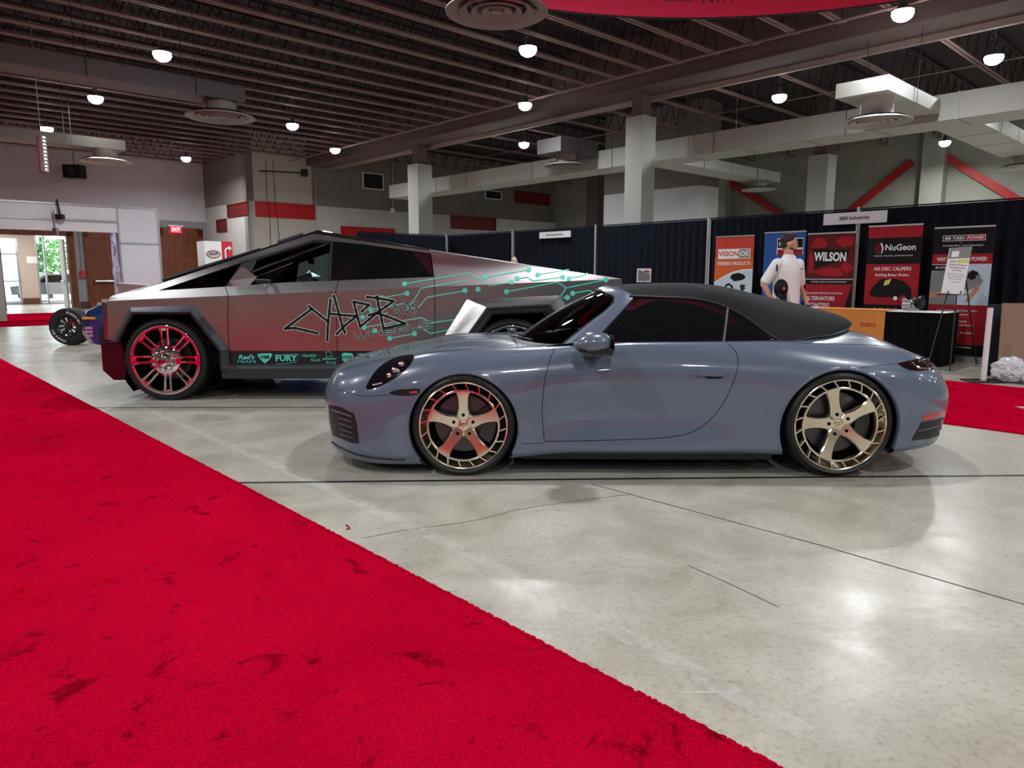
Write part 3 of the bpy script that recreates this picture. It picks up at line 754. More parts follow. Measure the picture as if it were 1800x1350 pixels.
# panel gaps
bodyline('door_gap', smoothpoly([(975, 612), (964, 640), (956, 680), (953, 725), (957, 776)]))
bodyline('door_gap', smoothpoly([(957, 776), (1060, 774), (1180, 768), (1230, 752), (1265, 718), (1288, 675), (1297, 640), (1293, 618), (1275, 600)]))
bodyline('sill_crease', [(918, 780), (957, 779)], .0016)
bodyline('bumper_gap', smoothpoly([(597, 684), (612, 690), (640, 696), (684, 694)]), .0016)
bodyline('hood_gap', smoothpoly([(735, 623), (790, 616), (850, 611), (905, 606)]), .0016)
bodyline('rear_bumper_gap', smoothpoly([(1500, 648), (1540, 643), (1580, 639)]), .0016)
bodyline('deck_gap', smoothpoly([(1368, 598), (1410, 603), (1480, 605), (1560, 608), (1612, 618)]), .0016)
# headlight
hl = smoothpoly([(644, 683), (652, 664), (668, 645), (690, 631), (712, 625), (727, 625), (724, 637), (708, 655), (684, 671), (660, 682)], 4, True)
hp = patch('headlight', hl, M_blackg, lift=.003, cell=4, label='black headlight unit')
for o, s in zip(hp, (0, 1)):
    for (x, y, r_) in ((706, 641, .022), (694, 651, .02), (684, 660, .018), (700, 652, .014)):
        h, n = cast(x, y); q = MB(); q.ellip(h+n*(.004 if n.y < 0 else -.004), (r_, r_*.6, r_), 14, 8)
        q.v = [tuple(mirror(Vector(p))) if s else p for p in q.v]; q.build('lamp_projector', M_chrome, o, 60)
    h, n = cast(656, 676); h2, _ = cast(672, 672); q = MB(); q.tube([h+Vector((0, -.008, 0)), h2+Vector((0, -.008, 0))], .006, 6)
    q.v = [tuple(mirror(Vector(p))) if s else p for p in q.v]; q.build('lamp_bar', M_chrome, o, 60)
# front side vent with red badge, bumper intake, lip
patch('side_marker', smoothpoly([(684, 691), (696, 686), (715, 684), (738, 684), (733, 694), (700, 695)], 3, True), M_blackg, lift=.003, cell=4)
patch('side_marker_badge', [(721, 688), (735, 687), (733, 691), (720, 692)], mat('red badge', (.5, .03, .05), .3), lift=.006, cell=4)
patch('front_intake', [(578, 711), (600, 716), (622, 727), (627, 745), (631, 779), (618, 778), (586, 765), (581, 742)], M_black, lift=.004, cell=4, label='black bumper air intake')
M_slat = mat('grey slat', (.09, .09, .10), .4)
for k, (x0, y0, x1, y1) in enumerate(((584, 720, 619, 732), (596, 734, 619, 741), (597, 744, 620, 751), (598, 754, 621, 761), (599, 763, 622, 770))):
    bodyline('intake_slat', [(x0, y0), (x1, y1)], .006 if k == 0 else .0035, M_slat, .006)
bodyline('front_splitter', smoothpoly([(582, 776), (600, 787), (630, 799), (670, 806), (712, 808)]), .007, M_black, .0)
# tail lamp, rear vent
tl = [(1577, 639), (1600, 634), (1630, 628), (1645, 624), (1652, 634), (1658, 644), (1640, 650), (1615, 652), (1600, 651), (1588, 646)]
tp = patch('tail_lamp', tl, mat('smoked red lamp', (.014, .003, .004), .06, coat=1.), lift=.004, cell=4, label='smoked tail lamp')
bodyline('tail_lamp_bar', [(1600, 636), (1613, 648), (1635, 648), (1654, 643)], .0035, M_chrome, .007)
bodyline('tail_lamp_bar', [(1612, 636), (1645, 628)], .0035, M_chrome, .007)
patch('rear_reflector', [(1621, 734), (1630, 728), (1650, 724), (1668, 719), (1666, 727), (1645, 734), (1624, 739)], mat('red reflector', (.45, .01, .02), .15, coat=1.), lift=.004, cell=4, label='red reflector strip')
patch('rear_vent', [(1602, 774), (1620, 742), (1645, 738), (1664, 731), (1662, 744), (1655, 764), (1630, 771)], M_black, lift=.004, cell=4)
bodyline('rear_vent_slat', [(1612, 758), (1660, 746)], .004, M_slat, .006)
# door handle
patch('door_handle', smoothpoly([(1220, 659), (1232, 651), (1255, 648), (1276, 649), (1278, 656), (1268, 662), (1240, 661)], 3, True), M_paint, lift=.012, thick=.014, cell=4)
patch('handle_recess', [(1236, 661), (1272, 661), (1268, 665), (1244, 665)], M_dark, lift=.003, cell=4)
bodyline('fender_badge', [(1336, 588), (1344, 588)], .003, M_chrome, .004, both=False)

# ---- greenhouse
def G3(P, n):                              # resample a 3D polyline smoothly
    P = np.array(P, float); t = np.concatenate([[0], np.cumsum(np.linalg.norm(np.diff(P, axis=0), axis=1))]); return nspline(t, P, np.linspace(0, t[-1], n))
base = G3([(.345, 0, .838), (.38, .22, .838), (.47, .42, .838), (.60, .575, .842), (.66, .625, .848)], 18)
head = G3([(1.0, 0, 1.205), (1.01, .2, 1.203), (1.035, .38, 1.193), (1.07, .49, 1.178), (1.09, .525, 1.165)], 18)
q = MB()
for s in (1, -1):
    G = []
    for k in range(13):
        t = k/12; row = []
        for a_, b_ in zip(base, head):
            p = a_*(1-t)+b_*t; bul = .022*math.sin(PI*t); row.append(cw(p[0]-bul*.6, p[1], p[2]+bul, s))
        G.append(row)
    q.grid(G, s < 0)
q.build('windscreen', M_tint, car, 60, recalc=False)
topedge = [(1.04, .50, 1.185), (1.10, .535, 1.172), (1.20, .56, 1.168), (1.35, .578, 1.163), (1.5, .588, 1.155), (1.62, .593, 1.143), (1.72, .60, 1.118), (1.80, .613, 1.083), (1.92, .66, 1.008), (2.02, .715, .93), (2.08, .758, .885)]
SEC = [ # x of edge, edge(y,z) ... centre
 [(1.12,.545,1.170),(1.10,.45,1.206),(1.07,.24,1.227),(1.05,0,1.233)],
 [(1.22,.568,1.168),(1.22,.47,1.218),(1.21,.26,1.240),(1.20,0,1.246)],
 [(1.35,.580,1.163),(1.35,.49,1.222),(1.35,.27,1.246),(1.35,0,1.252)],
 [(1.60,.593,1.146),(1.60,.52,1.210),(1.60,.29,1.246),(1.60,0,1.255)],
 [(1.80,.615,1.083),(1.80,.55,1.160),(1.80,.31,1.228),(1.80,0,1.242)],
 [(1.95,.678,.985),(1.97,.60,1.085),(1.98,.34,1.185),(1.98,0,1.212)],
 [(2.09,.762,.884),(2.12,.66,1.005),(2.15,.38,1.130),(2.16,0,1.172)],
 [(2.28,.712,.893),(2.33,.62,.975),(2.36,.36,1.085),(2.38,0,1.122)],
 [(2.48,.612,.907),(2.54,.52,.965),(2.58,.31,1.040),(2.60,0,1.070)],
 [(2.66,.44,.928),(2.72,.36,.957),(2.76,.21,1.000),(2.78,0,1.018)],
 [(2.78,.22,.945),(2.82,.18,.955),(2.85,.10,.967),(2.87,0,.973)],
 [(2.81,0,.948),(2.845,0,.954),(2.875,0,.958),(2.90,0,.957)],
]
SEC = np.array(SEC); sti, stj = chord(SEC, 0), chord(SEC, 1)
B1 = nspline(sti, SEC, np.linspace(0, sti[-1], 90)); S2 = np.swapaxes(nspline(stj, np.swapaxes(B1, 0, 1), np.linspace(0, stj[-1], 26)), 0, 1)
S2[:, :, 1] = np.maximum(S2[:, :, 1], 0); S2[:, -1, 1] = 0
q = MB()
for s in (1, -1): q.grid([[cw(*p, s) for p in row] for row in S2], s < 0)
soft = q.build('soft_top', M_soft, car, 50, merge=1e-4, recalc=False)
for s in (1, -1):                          # rounded hem of the soft top
    q = MB(); q.tube([cw(p[0], p[1], p[2], s) for p in S2[:-1:1, 0]], .008, 8); q.build('soft_top_seam', M_black, soft, 60)
# windscreen frame in body colour
for s in (1, -1):
    e1 = G3([tuple(base[-1]), (.87, .578, 1.012), (.985, .545, 1.10), (1.025, .50, 1.155), (1.0, .42, 1.180), (.975, .22, 1.196), (.958, 0, 1.200)], 40)
    e2 = G3([(.84, .745, .862), (.99, .665, 1.01), (1.10, .60, 1.118), (1.148, .545, 1.172), (1.12, .44, 1.208), (1.075, .22, 1.231), (1.055, 0, 1.238)], 40)
    q = MB(); G = []
    for a_, b_ in zip(e1, e2):
        mid = (a_+b_)/2; nrm = np.array((-.25, .55*min(1, mid[1]/.5), .65)); G.append([cw(*(a_-nrm*.02), s), cw(*a_, s), cw(*(a_*.7+b_*.3+nrm*.012), s), cw(*(a_*.35+b_*.65+nrm*.012), s), cw(*b_, s), cw(*(b_-nrm*.03), s)])
    q.grid(G, s < 0); q.build('windscreen_pillar', M_paint, car, 50, recalc=False)
    q = MB(); q.tube([cw(*p, s) for p in e1], .006, 6); q.build('windscreen_seal', M_black, car, 60)
    # door glass, quarter glass
    bot = G3([(.865, .752, .866), (1.2, .766, .872), (1.70, .766, .877)], 24); top = G3([(.87, .748, .872), (.98, .683, .985), (1.09, .612, 1.095), (1.16, .562, 1.158), (1.35, .578, 1.158), (1.55, .590, 1.146), (1.69, .598, 1.122), (1.765, .607, 1.095)], 24)
    def win(name, bt, tp_, m):
        q = MB(); G = []
        for k in range(7):
            t = k/6; G.append([cw(p[0]*(1-t)+r_[0]*t, p[1]*(1-t)+r_[1]*t+.012*math.sin(PI*t), p[2]*(1-t)+r_[2]*t, s) for p, r_ in zip(bt, tp_)])
        q.grid(G, s > 0); return q.build(name, m, car, 60, recalc=False)
    win('door_window', bot, top, M_glass)
    bot2 = G3([(1.72, .766, .877), (1.9, .763, .88), (2.075, .757, .882)], 12); top2 = G3([(1.785, .608, 1.088), (1.92, .66, 1.005), (2.08, .757, .885)], 12)
    win('quarter_window', bot2, top2, M_glass)
    q = MB(); q.tube([cw(1.71, .769, .876, s), cw(1.742, .695, .99, s), cw(1.775, .611, 1.092, s)], .008, 6); q.build('window_divider', mat('divider trim', (.08, .08, .085), .35), car, 60)
    q = MB(); q.tube([cw(x, y+.004, z-.002, s) for x, y, z in [(.83, .748, .861), (1.0, .762, .868), (1.4, .770, .874), (1.8, .768, .879), (2.09, .763, .884)]], .007, 6); q.build('belt_molding', M_black, car, 60)
# wipers / cowl
q = MB(); G = [[cw(x-.07, y, z+.0, s_) for x, y, z in base[::2]] for s_ in (1,)]
for s in (1, -1):
    q.grid([[cw(x-.075, y*1.0, z-.006, s) for x, y, z in base], [cw(x+.02, y, z+.006, s) for x, y, z in base]])
q.build('cowl_panel', M_black, car, 60)
q = MB(); q.tube([cw(.33, .10, .855), cw(.36, .35, .875), cw(.46, .52, .868)], .007, 6); q.tube([cw(.31, -.30, .855), cw(.33, -.05, .875), cw(.40, .15, .87)], .007, 6); q.build('wiper', M_black, car, 60)
# cabin
q = MB(); q.box(cw(.60, .70, .40), cw(2.1, -.70, .43)); q.box(cw(.60, .70, .40), cw(.63, -.70, .80)); q.box(cw(2.08, .70, .40), cw(2.1, -.70, .85)); q.box(cw(.6, .70, .4), cw(2.1, .72, .84)); q.box(cw(.6, -.72, .4), cw(2.1, -.70, .84)); q.build('cabin_tub', M_dark, car)
q = MB(); q.grid([[cw(.42, y, .80) for y in np.linspace(.5, -.5, 9)], [cw(.75, y, .86+.02*math.cos(y*6)) for y in np.linspace(.66, -.66, 9)], [cw(.98, y, .83) for y in np.linspace(.70, -.70, 9)], [cw(1.0, y, .6) for y in np.linspace(.70, -.70, 9)]]); q.build('dashboard', mat('dark dash', (.02, .022, .023), .6), car, 60)
for y in (.36, -.36):
    q = MB(); M = Matrix.Translation(cw(1.45, y, .48)) @ Matrix.Rotation(.0, 4, 'X'); q.box((-.28, -.24, 0), (.28, .24, .12), M)
    q.ellip(cw(1.78, y, .74), (.10, .24, .33), 16, 10); q.ellip(cw(1.82, y, 1.02), (.06, .13, .09), 14, 8); q.build('seat', M_black, car, 50)
q = MB(); M = Matrix.Translation(cw(1.12, .36, .80)) @ Matrix.Rotation(PI/2, 4, 'Z') @ Matrix.Rotation(.4, 4, 'X'); q.lathe([(.17, -.012), (.185, 0), (.17, .012), (.155, 0)], 28, M, True); q.box((-.16, -.01, -.02), (.16, .01, .02), M); q.build('steering_wheel', M_black, car, 50)
# door mirror
for s in (1, -1):
    c = cw(.825, 1.005, .895, s) if s > 0 else cw(.825, 1.005, .895, s)
    q = MB(); vsn = []
    n, mm = 28, 16
    for i in range(mm+1):
        t = PI*i/mm
        for k in range(n):
            a_ = 2*PI*k/n; X = math.sin(t)*math.cos(a_); Y = math.sin(t)*math.sin(a_); Z = math.cos(t)
            e = lambda v, p: math.copysign(abs(v)**p, v)
            x = e(X, .8)*.115; y = e(Y, .8)*.125; z = e(Z, .75)*.068
            if X < 0: x *= 1.1; z *= 1-.55*abs(X)**2
            vsn.append(Vector(c)+Vector((x, y, z+(.02*X if X < 0 else 0))))
    q.add(vsn, [(i*n+k, (i+1)*n+k, (i+1)*n+(k+1) % n, i*n+(k+1) % n) for i in range(mm) for k in range(n)])
    mir = q.build('door_mirror', M_paint, car, 60)
    q = MB(); M = Matrix.Translation(Vector(c)+Vector((.0, 0, -.035))); q.ellip((0, 0, 0), (.122, .130, .036), 28, 10, M) if False else q.add([Vector(c)+Vector((p[0], p[1], p[2])) for p in [(-.11, -.11*1, -.03), (.118, -.12, -.03), (.118, .12, -.03), (-.11, .11, -.03), (-.09, -.09, -.052), (.105, -.11, -.071), (.105, .11, -.071), (-.09, .09, -.052)]], [(0, 1, 2, 3), (4, 5, 6, 7), (0, 1, 5, 4), (1, 2, 6, 5), (2, 3, 7, 6), (3, 0, 4, 7)])
    q.build('mirror_base', M_black, mir, 30, label='black lower mirror shell')
    q = MB(); q.box(Vector(c)+Vector((.112, -.10, -.045)), Vector(c)+Vector((.121, .10, .05))); q.build('mirror_glass', M_glass, mir)
    q = MB(); f = cw(.80, .87, .80, s); g = cw(.80, .95, .85, s)
    q.add([cw(.75, .84, .835, s), cw(.86, .84, .835, s), cw(.90, .97, .845, s), cw(.78, .97, .845, s), cw(.79, .86, .765, s), cw(.88, .86, .775, s), cw(.90, .94, .80, s), cw(.80, .94, .80, s)], [(0, 1, 2, 3), (4, 5, 6, 7), (0, 1, 5, 4), (1, 2, 6, 5), (2, 3, 7, 6), (3, 0, 4, 7)]); q.build('mirror_stalk', M_blackg, car, 30)
# wheels
def bend_poly(q, prof, ang, y_of, thick, M):    # spoke: list of (r, halfwidth) along direction ang
    L = []
    ca, sa = math.cos(ang), math.sin(ang)
    for r, hw in prof:
        y = y_of(r); ch = min(hw*.35, .007)
        L.append([M @ Vector((r*ca-w_*sa, yy, r*sa+w_*ca)) for w_, yy in ((-hw, y+thick), (-hw, y+ch), (-hw+ch, y), (hw-ch, y), (hw, y+ch), (hw, y+thick))])
    q.grid(L)
    q.add(L[0], [tuple(range(6))]); q.add(L[-1], [tuple(range(6))])
def sport_wheel(cx, cz, yf, R, rr, wid, rot, s, parent):
    """yf: distance of outer wheel face from the car's centre line"""
    M = Matrix(((1, 0, 0, CX+cx), (0, s, 0, CY-s*yf), (0, 0, 1, cz), (0, 0, 0, 1)))
    q = MB(); q.lathe([(rr-.004, .02), (rr-.002, .002), (rr+.008, -.008), (rr+.02, -.012), (R-.030, -.006), (R-.014, .004), (R-.004, .022), (R, .045), (R, wid-.045), (R-.012, wid-.008), (rr+.02, wid), (rr, wid-.02)], 96, M)
    for k in range(3): q.lathe([(R+.0005, wid*(.28+.2*k)), (R-.006, wid*(.29+.2*k)), (R+.0005, wid*(.30+.2*k))], 96, M)
    w_ = q.build('wheel', M_rubber, parent, 40); w_.name = 'tyre'
    q = MB(); q.lathe([(rr-.004, .05), (rr, .004), (rr-.002, -.004), (rr-.006, -.006), (rr-.012, -.004), (rr-.016, .004), (rr-.022, .03), (rr-.045, .065), (rr-.052, wid-.03), (rr, wid-.01)], 96, M)
    ri = rr*.80
    q.lathe([(ri+.004, .024), (ri+.005, .002), (ri+.002, 0), (ri-.005, 0), (ri-.008, .002), (ri-.009, .030)], 96, M)
    yo = lambda r: .0 + .030*max(0, 1-(r/ri))**1.2
    for k in range(20):
        a_ = rot+2*PI*(k+.5)/20; r0, r1 = ri, rr-.010; da = .10
        p0 = (r0*math.cos(a_), r0*math.sin(a_)); p1 = (r1*math.cos(a_+da), r1*math.sin(a_+da)); d = Vector((p1[0]-p0[0], 0, p1[1]-p0[1])).normalized(); n = Vector((-d.z, 0, d.x))*.0038
        vs = [Vector((p[0], y, p[1]))+sg*n*(1 if y < .01 else 1.8) for y in (0, .028) for p, sg in ((p0, -1), (p0, 1), (p1, 1), (p1, -1))]
        q.hexa([M @ v for v in vs])
    for k in range(5):
        a_ = rot+2*PI*k/5
        bend_poly(q, [(.035, .030), (.07, .042), (.09, .038), (.12, .033), (.16, .034), (.19, .038), (ri-.022, .046), (ri-.010, .056), (ri-.002, .074)], a_, yo, .03, M)
    q.lathe([(0, .026), (.03, .026), (.062, .0285), (.078, .034), (.082, .06)], 40, M)
    rim = q.build('rim', M_gold, parent, 30)
    q = MB()
    for k in range(5):
        a_ = rot+2*PI*k/5; c = M @ Vector((.066*math.cos(a_), .0185, .068*math.sin(a_))); q.lathe([(0, -.0025), (.011, -.0025), (.0115, .01)], 16, Matrix.Translation(c) @ Matrix.Diagonal((1, s, 1, 1)))
    q.build('lug_holes', M_dark, rim, 30)
    q = MB(); q.lathe([(0, .016), (.022, .018), (.030, .021), (.032, .03)], 32, M)
    for k in range(5):
        a_ = rot+2*PI*(k+.5)/5; bend_poly(q, [(.0, .004), (.028, .002)], a_, lambda r: .014, .006, M)
    q.build('center_cap', M_gold, rim, 30)
    q = MB(); rd = rr*.66; q.lathe([(.06, .095), (rd, .095), (rd, .125), (.06, .125)], 64, M)
    q.lathe([(0, .085), (.075, .085), (.08, .10)], 32, M); q.build('brake_disc', M_iron, parent, 30)
    q = MB(); q.lathe([(rd*.62, .06), (rd*1.10, .06), (rd*1.12, .075), (rd*1.12, .14), (rd*.6, .14)], 14, M, True, -.65, .65); q.build('brake_caliper', mat('black caliper', (.012, .012, .014), .25, coat=.5), parent, 30)
    q = MB(); q.lathe([(rd*.3, wid*.62), (rr-.03, wid*.62)], 32, M); q.build('hub_shield', M_dark, parent)
    for base_a in (86,):
        cs = base_a+17
        for ch in 'MICHELIN':
            t = math.radians(cs); rm = (rr+R)/2+.004; p = M @ Vector((rm*math.cos(t), -.0135, rm*math.sin(t)))
            if s > 0: text('tyre_lettering', ch, frame(p, (math.sin(t), 0, -math.cos(t)), (math.cos(t), 0, math.sin(t))), .030, mat('dull tyre lettering', (.05, .05, .052), .35), w_, bold=.01)
            cs -= 4.6
for s in (1, -1):
    for (cx, cz, yf, R, rr, wid, rot) in ((0, .340, .897, .340, .292, .26, PI/2), (2.45, .350, .915, .350, .303, .31, math.radians(105))):
        wr = bpy.data.objects.new('wheel', None); C.objects.link(wr); wr.parent = car; wr.empty_display_size = .1
        sport_wheel(cx, cz, yf, R, rr, wid, rot if s > 0 else PI-rot, s, wr)
rebase(car, (CX+1.2, CY, 0))
# ================================================================ STEEL PICKUP
truck = thing('angular_pickup_truck', 'angular stainless steel pickup truck with mint graffiti lettering and big chrome wheels, behind the convertible', 'truck')
TY = 8.43
def tm(p): return Vector((p[0], 2*TY-p[1], p[2]))
TN, TK, TT = at(188, 529, 7.45), at(550, 411, 7.81), at(1093, 490, 7.56)
TB = at(600, 617, 7.50)
def plane(p, q_, r_):
    n = (q_-p).cross(r_-p).normalized(); n = n if n.y < 0 else -n; return p, n
PU, PL = plane(TN, TK, TT), plane(TN, TT, TB)
def onpl(pl, px, py):
    d = ray(px, py); o = Vector((0, 0, CAMZ)); t = (pl[0]-o).dot(pl[1])/d.dot(pl[1]); return o+d*t
def tcast(px, py):
    yc = 529+(px-188)*(490-529)/(1093-188)
    pl = PU if py < yc else PL
    return onpl(pl, px, py), pl[1].copy()
def both(mbf, name, m, parent=truck, smooth=None, label=None):
    out = []
    for s in (0, 1):
        q = mbf()
        if s: q.v = [tuple(tm(v)) for v in q.v]; q.f = [f[::-1] for f in q.f]
        out.append(q.build(name, m, parent[s] if isinstance(parent, list) else parent, smooth, label))
    return out
def holed(outer, holes, off):
    """flat sheet with openings: outer / holes are 3D loops, off gives the sheet its thickness"""
    bm = bmesh.new(); ed = []
    for L in [outer]+holes:
        vsx = [bm.verts.new(p) for p in L]
        for i in range(len(vsx)): ed.append(bm.edges.new((vsx[i], vsx[(i+1) % len(vsx)])))
    bmesh.ops.triangle_fill(bm, edges=ed, use_beauty=True)
    q = MB(); bm.verts.ensure_lookup_table(); V = [v.co.copy() for v in bm.verts]; Fc = [tuple(v.index for v in f.verts) for f in bm.faces]; bm.verts.index_update()
    Fc = [tuple(v.index for v in f.verts) for f in bm.faces]; bm.free()
    q.add(V, Fc); off = Vector(off); q.add([v+off for v in V], [f[::-1] for f in Fc])
    for L in [outer]+holes:
        n = len(L); L = [Vector(p) for p in L]; q.add(L+[p+off for p in L], [(i, (i+1) % n, n+(i+1) % n, n+i) for i in range(n)])
    return q
U = lambda pts: [onpl(PU, *p) for p in pts]
L_ = lambda pts: [onpl(PL, *p) for p in pts]
INW = Vector((0, .03, 0))
win_all = [(277, 511), (439, 456.5), (552, 421), (640, 429.5), (757, 445.5), (762, 487), (591, 493), (492, 497), (395, 504)]
both(lambda: holed([TN, TK, TT], [U(win_all)], INW), 'cab_frame', M_steel)
# windows
def pane(pts, dy=.012): 
    q = MB(); q.prism([p+Vector((0, dy, 0)) for p in U(pts)], (0, .006, 0)); return q
both(lambda: pane([(279, 511), (424, 463), (396, 503.5)]), 'quarter_glass', M_tint)
both(lambda: pane([(396, 503.5), (424, 463), (448, 455), (424, 502)], .006), 'mirror_patch', M_black)
both(lambda: pane([(424, 502), (448, 455), (552, 422.5), (584, 425.5), (580, 493.6), (492, 497)]), 'door_glass', M_clear)
both(lambda: pane([(584, 425.5), (613, 428), (612, 491.8), (580, 493.6)], .004), 'center_pillar', M_blackg)
both(lambda: pane([(613, 428), (640, 430.5), (756, 446.5), (761, 486), (612, 491.8)]), 'rear_door_glass', M_glass)
def rail():
    q = MB(); P = U([(440, 459), (551, 424.5), (585, 427)]); q.tube([p+Vector((0, .02, 0)) for p in P], .022, 6)
    P = U([(448, 458), (428, 500)]); q.tube([p+Vector((0, .02, 0)) for p in P], .02, 6); P = U([(583, 427), (579, 493)]); q.tube([p+Vector((0, .02, 0)) for p in P], .022, 6); return q
both(rail, 'window_seal', M_black)
# lower side
ARF = [(402, 617), (336, 547), (230, 547), (199, 598)]
ARR = [(1022, 617), (966, 546), (864, 549), (795, 617)]
side = [(188, 529), (1093, 490), (1094, 505), (1085, 617)]+ARR+[(402, 617)]+ARF[1:]+[(190, 598)]
both(lambda: (lambda q: q.prism(L_(side), INW))(MB()), 'side_panel', M_steel)
both(lambda: (lambda q: q.prism([p+Vector((0, .012, 0)) for p in L_([(402, 617), (795, 617), (795, 644), (404, 644)])], (0, .05, 0)))(MB()), 'lower_cladding', M_black)
zr0, zr1 = at(500, 666, 7.42).z, at(500, 643, 7.42).z
xa, xb = at(389, 650, 7.42).x, at(795, 650, 7.42).x
def rocker():
    q = MB(); q.grid([[Vector((x, 7.56, zr1+.02)), Vector((x, 7.43, zr1-.005)), Vector((x, 7.41, zr1-.03)), Vector((x, 7.44, zr0)), Vector((x, 7.60, zr0-.01))] for x in (xa, xb)]); return q
both(rocker, 'rocker_panel', M_trim)
q = MB(); q.box((-4.0, 7.56, .36), (1.0, 2*TY-7.56, .50)); q.box((xa, 7.6, .30), (xb, 2*TY-7.6, .40)); q.build('battery_floor', M_dark, truck)
# crease highlight strip, door gaps
def gap(pts, r=.004):
    def f():
        q = MB(); P = []
        for a_, b_ in zip(pts, pts[1:]):
            for k in range(6): x = a_[0]+(b_[0]-a_[0])*k/6; y = a_[1]+(b_[1]-a_[1])*k/6; P.append(tcast(x, y)[0])
        P.append(tcast(*pts[-1])[0]); q.tube(P, r, 5); return q
    return f
both(gap([(396, 505), (401, 519.5), (400, 560), (403, 617)]), 'door_gap', M_dark)
both(gap([(595, 493), (590, 512), (591, 560), (593, 617)]), 'door_gap', M_dark)
both(gap([(757, 445), (763, 487), (764, 505), (765, 617)]), 'door_gap', M_dark)
# hood, glass roof, bed cover
def edge(t):                               # t 0..1 nose->peak, 1..2 peak->tail
    return TN.lerp(TK, t) if t <= 1 else TK.lerp(TT, t-1)
def topgrid(t0, t1, n, crown, lift=.0):
    G = []
    for i in range(n+1):
        e = edge(t0+(t1-t0)*i/n); row = []
        for k in range(13):
            v = k/12; p = e.lerp(tm(e), v); c = 1-(2*v-1)**2; tt = (t0+(t1-t0)*i/n)
            c2 = min(1, c*2.2); p = p+Vector((0, 0, crown(tt)*c2+lift)); 
            if tt < .23: p.x -= .20*c*(1-tt/.23)
            row.append(p)
        G.append(row)
    q = MB(); q.grid(G); return q
tw = .235
topgrid(0, tw, 4, lambda t: .05).build('hood', M_steel, truck, 30)
topgrid(tw, 1, 10, lambda t: .05+.0*t, .004).build('windscreen', M_tint, truck, 40)
topgrid(1, 1.38, 5, lambda t: .05*(1-(t-1)/.6), .003).build('roof_glass', M_glass, truck, 40)
topgrid(1.38, 2, 4, lambda t: .02*(2-t)/.62, .0).build('bed_cover', M_trim, truck, 30)
# wiper along the near pillar and the light bar at the header
q = MB(); P = [edge(t)+Vector((0, .12, .040)) for t in (.24, .28, .5, .72)]; q.tube(P, [.02, .03, .022, .012], 6); q.build('wiper', M_black, truck, 60)
q = MB(); P = [edge(t)+Vector((0, .18, .050)) for t in (.80, .93)]; q.tube(P, .025, 6); q.build('light_bar', M_black, truck, 60)
# nose
n2 = at(179, 534, 7.62)
zl = at(195, 598, 7.5).z
def nose(z0, z1, dx=0):
    pl = [Vector((TN.x, 7.45, 0)), Vector((n2.x, 7.62, 0)), Vector((TN.x-.22, TY, 0))]
    pl = pl+[tm(p) for p in pl[::-1][1:]]
    q = MB(); q.grid([[Vector((p.x+dx*(z/1.0), p.y, z)) for p in pl] for z in (z0, z1)]); return q
q = nose(zl, TN.z-.02); q.build('front_fascia', M_steel, truck)
q = nose(TN.z-.02, TN.z+.012); q.build('front_light_bar', mat('light bar glass', (.5, .5, .52), .1), truck)
bp = [at(177, 602, 7.46), at(213, 600, 7.46), at(222, 640, 7.46), at(220, 668, 7.46), at(200, 668, 7.46), at(181, 651, 7.46)]
q = MB(); q.prism(bp, (0, 2*(TY-7.46), 0)); q.build('front_bumper', M_blackg, truck)
# tail
q = MB(); t0_, t1_ = TT, onpl(PL, 1094, 506); q.add([TT, tm(TT), tm(Vector((TT.x-.02, 7.5, .62))), Vector((TT.x-.02, 7.5, .62))], [(0, 1, 2, 3)]); q.build('tailgate', M_steel, truck)
q = MB(); q.box((TT.x-.55, 7.5, .36), (TT.x+.03, 2*TY-7.5, .64)); q.build('rear_bumper', M_black, truck)
# wheel arch flares
def flare(A_, B_, C_, ya, yb, yc, top, bot):
    def f1():
        q = MB(); q.grid([[at(*p, ya) for p in A_], [at(*p, yb) for p in B_]]); return q
    def f2():
        q = MB(); q.grid([[at(*p, yb) for p in B_], [at(*p, yb+.005) for p in C_], [at(*p, yc) for p in C_]]); return q
    both(f1, 'wheel_arch_flare', top, smooth=None); both(f2, 'wheel_arch_trim', bot)
flare([(194, 601), (229, 539), (341, 536), (402, 614), (404, 644)], [(203, 601), (231, 549), (336, 548), (389, 616), (391, 650)], [(207, 604), (234, 553), (333, 552), (385, 618), (387, 652)], 7.47, 7.36, 7.75, mat('blue grey flare', (.16, .175, .21), .22, metal=.7), M_black)
flare([(760, 625), (821, 526), (983, 519), (1045, 617)], [(795, 625), (855, 540), (968, 534), (1025, 617)], [(797, 627), (857, 543), (966, 537), (1022, 619)], 7.51, 7.34, 7.40, M_steel, M_steel)
flare([(797, 627), (857, 543), (966, 537), (1022, 619)], [(808, 627), (864, 550), (962, 546), (1012, 620)], [(812, 629), (867, 553), (960, 549), (1008, 622)], 7.37, 7.38, 7.75, M_trim, M_black)
for hx in (-3.634, 0.0):
    def well():
        q = MB(); q.grid([[Vector((hx+.56*math.cos(t), y, .44+.56*math.sin(t))) for t in [math.radians(-40+260*k/24) for k in range(25)]] for y in (7.52, 7.9)]); q.add([Vector((hx+.56*math.cos(t), 7.9, .44+.56*math.sin(t))) for t in [math.radians(-40+260*k/24) for k in range(25)]], [tuple(range(25))]); return q
    both(well, 'wheel_well', M_dark)
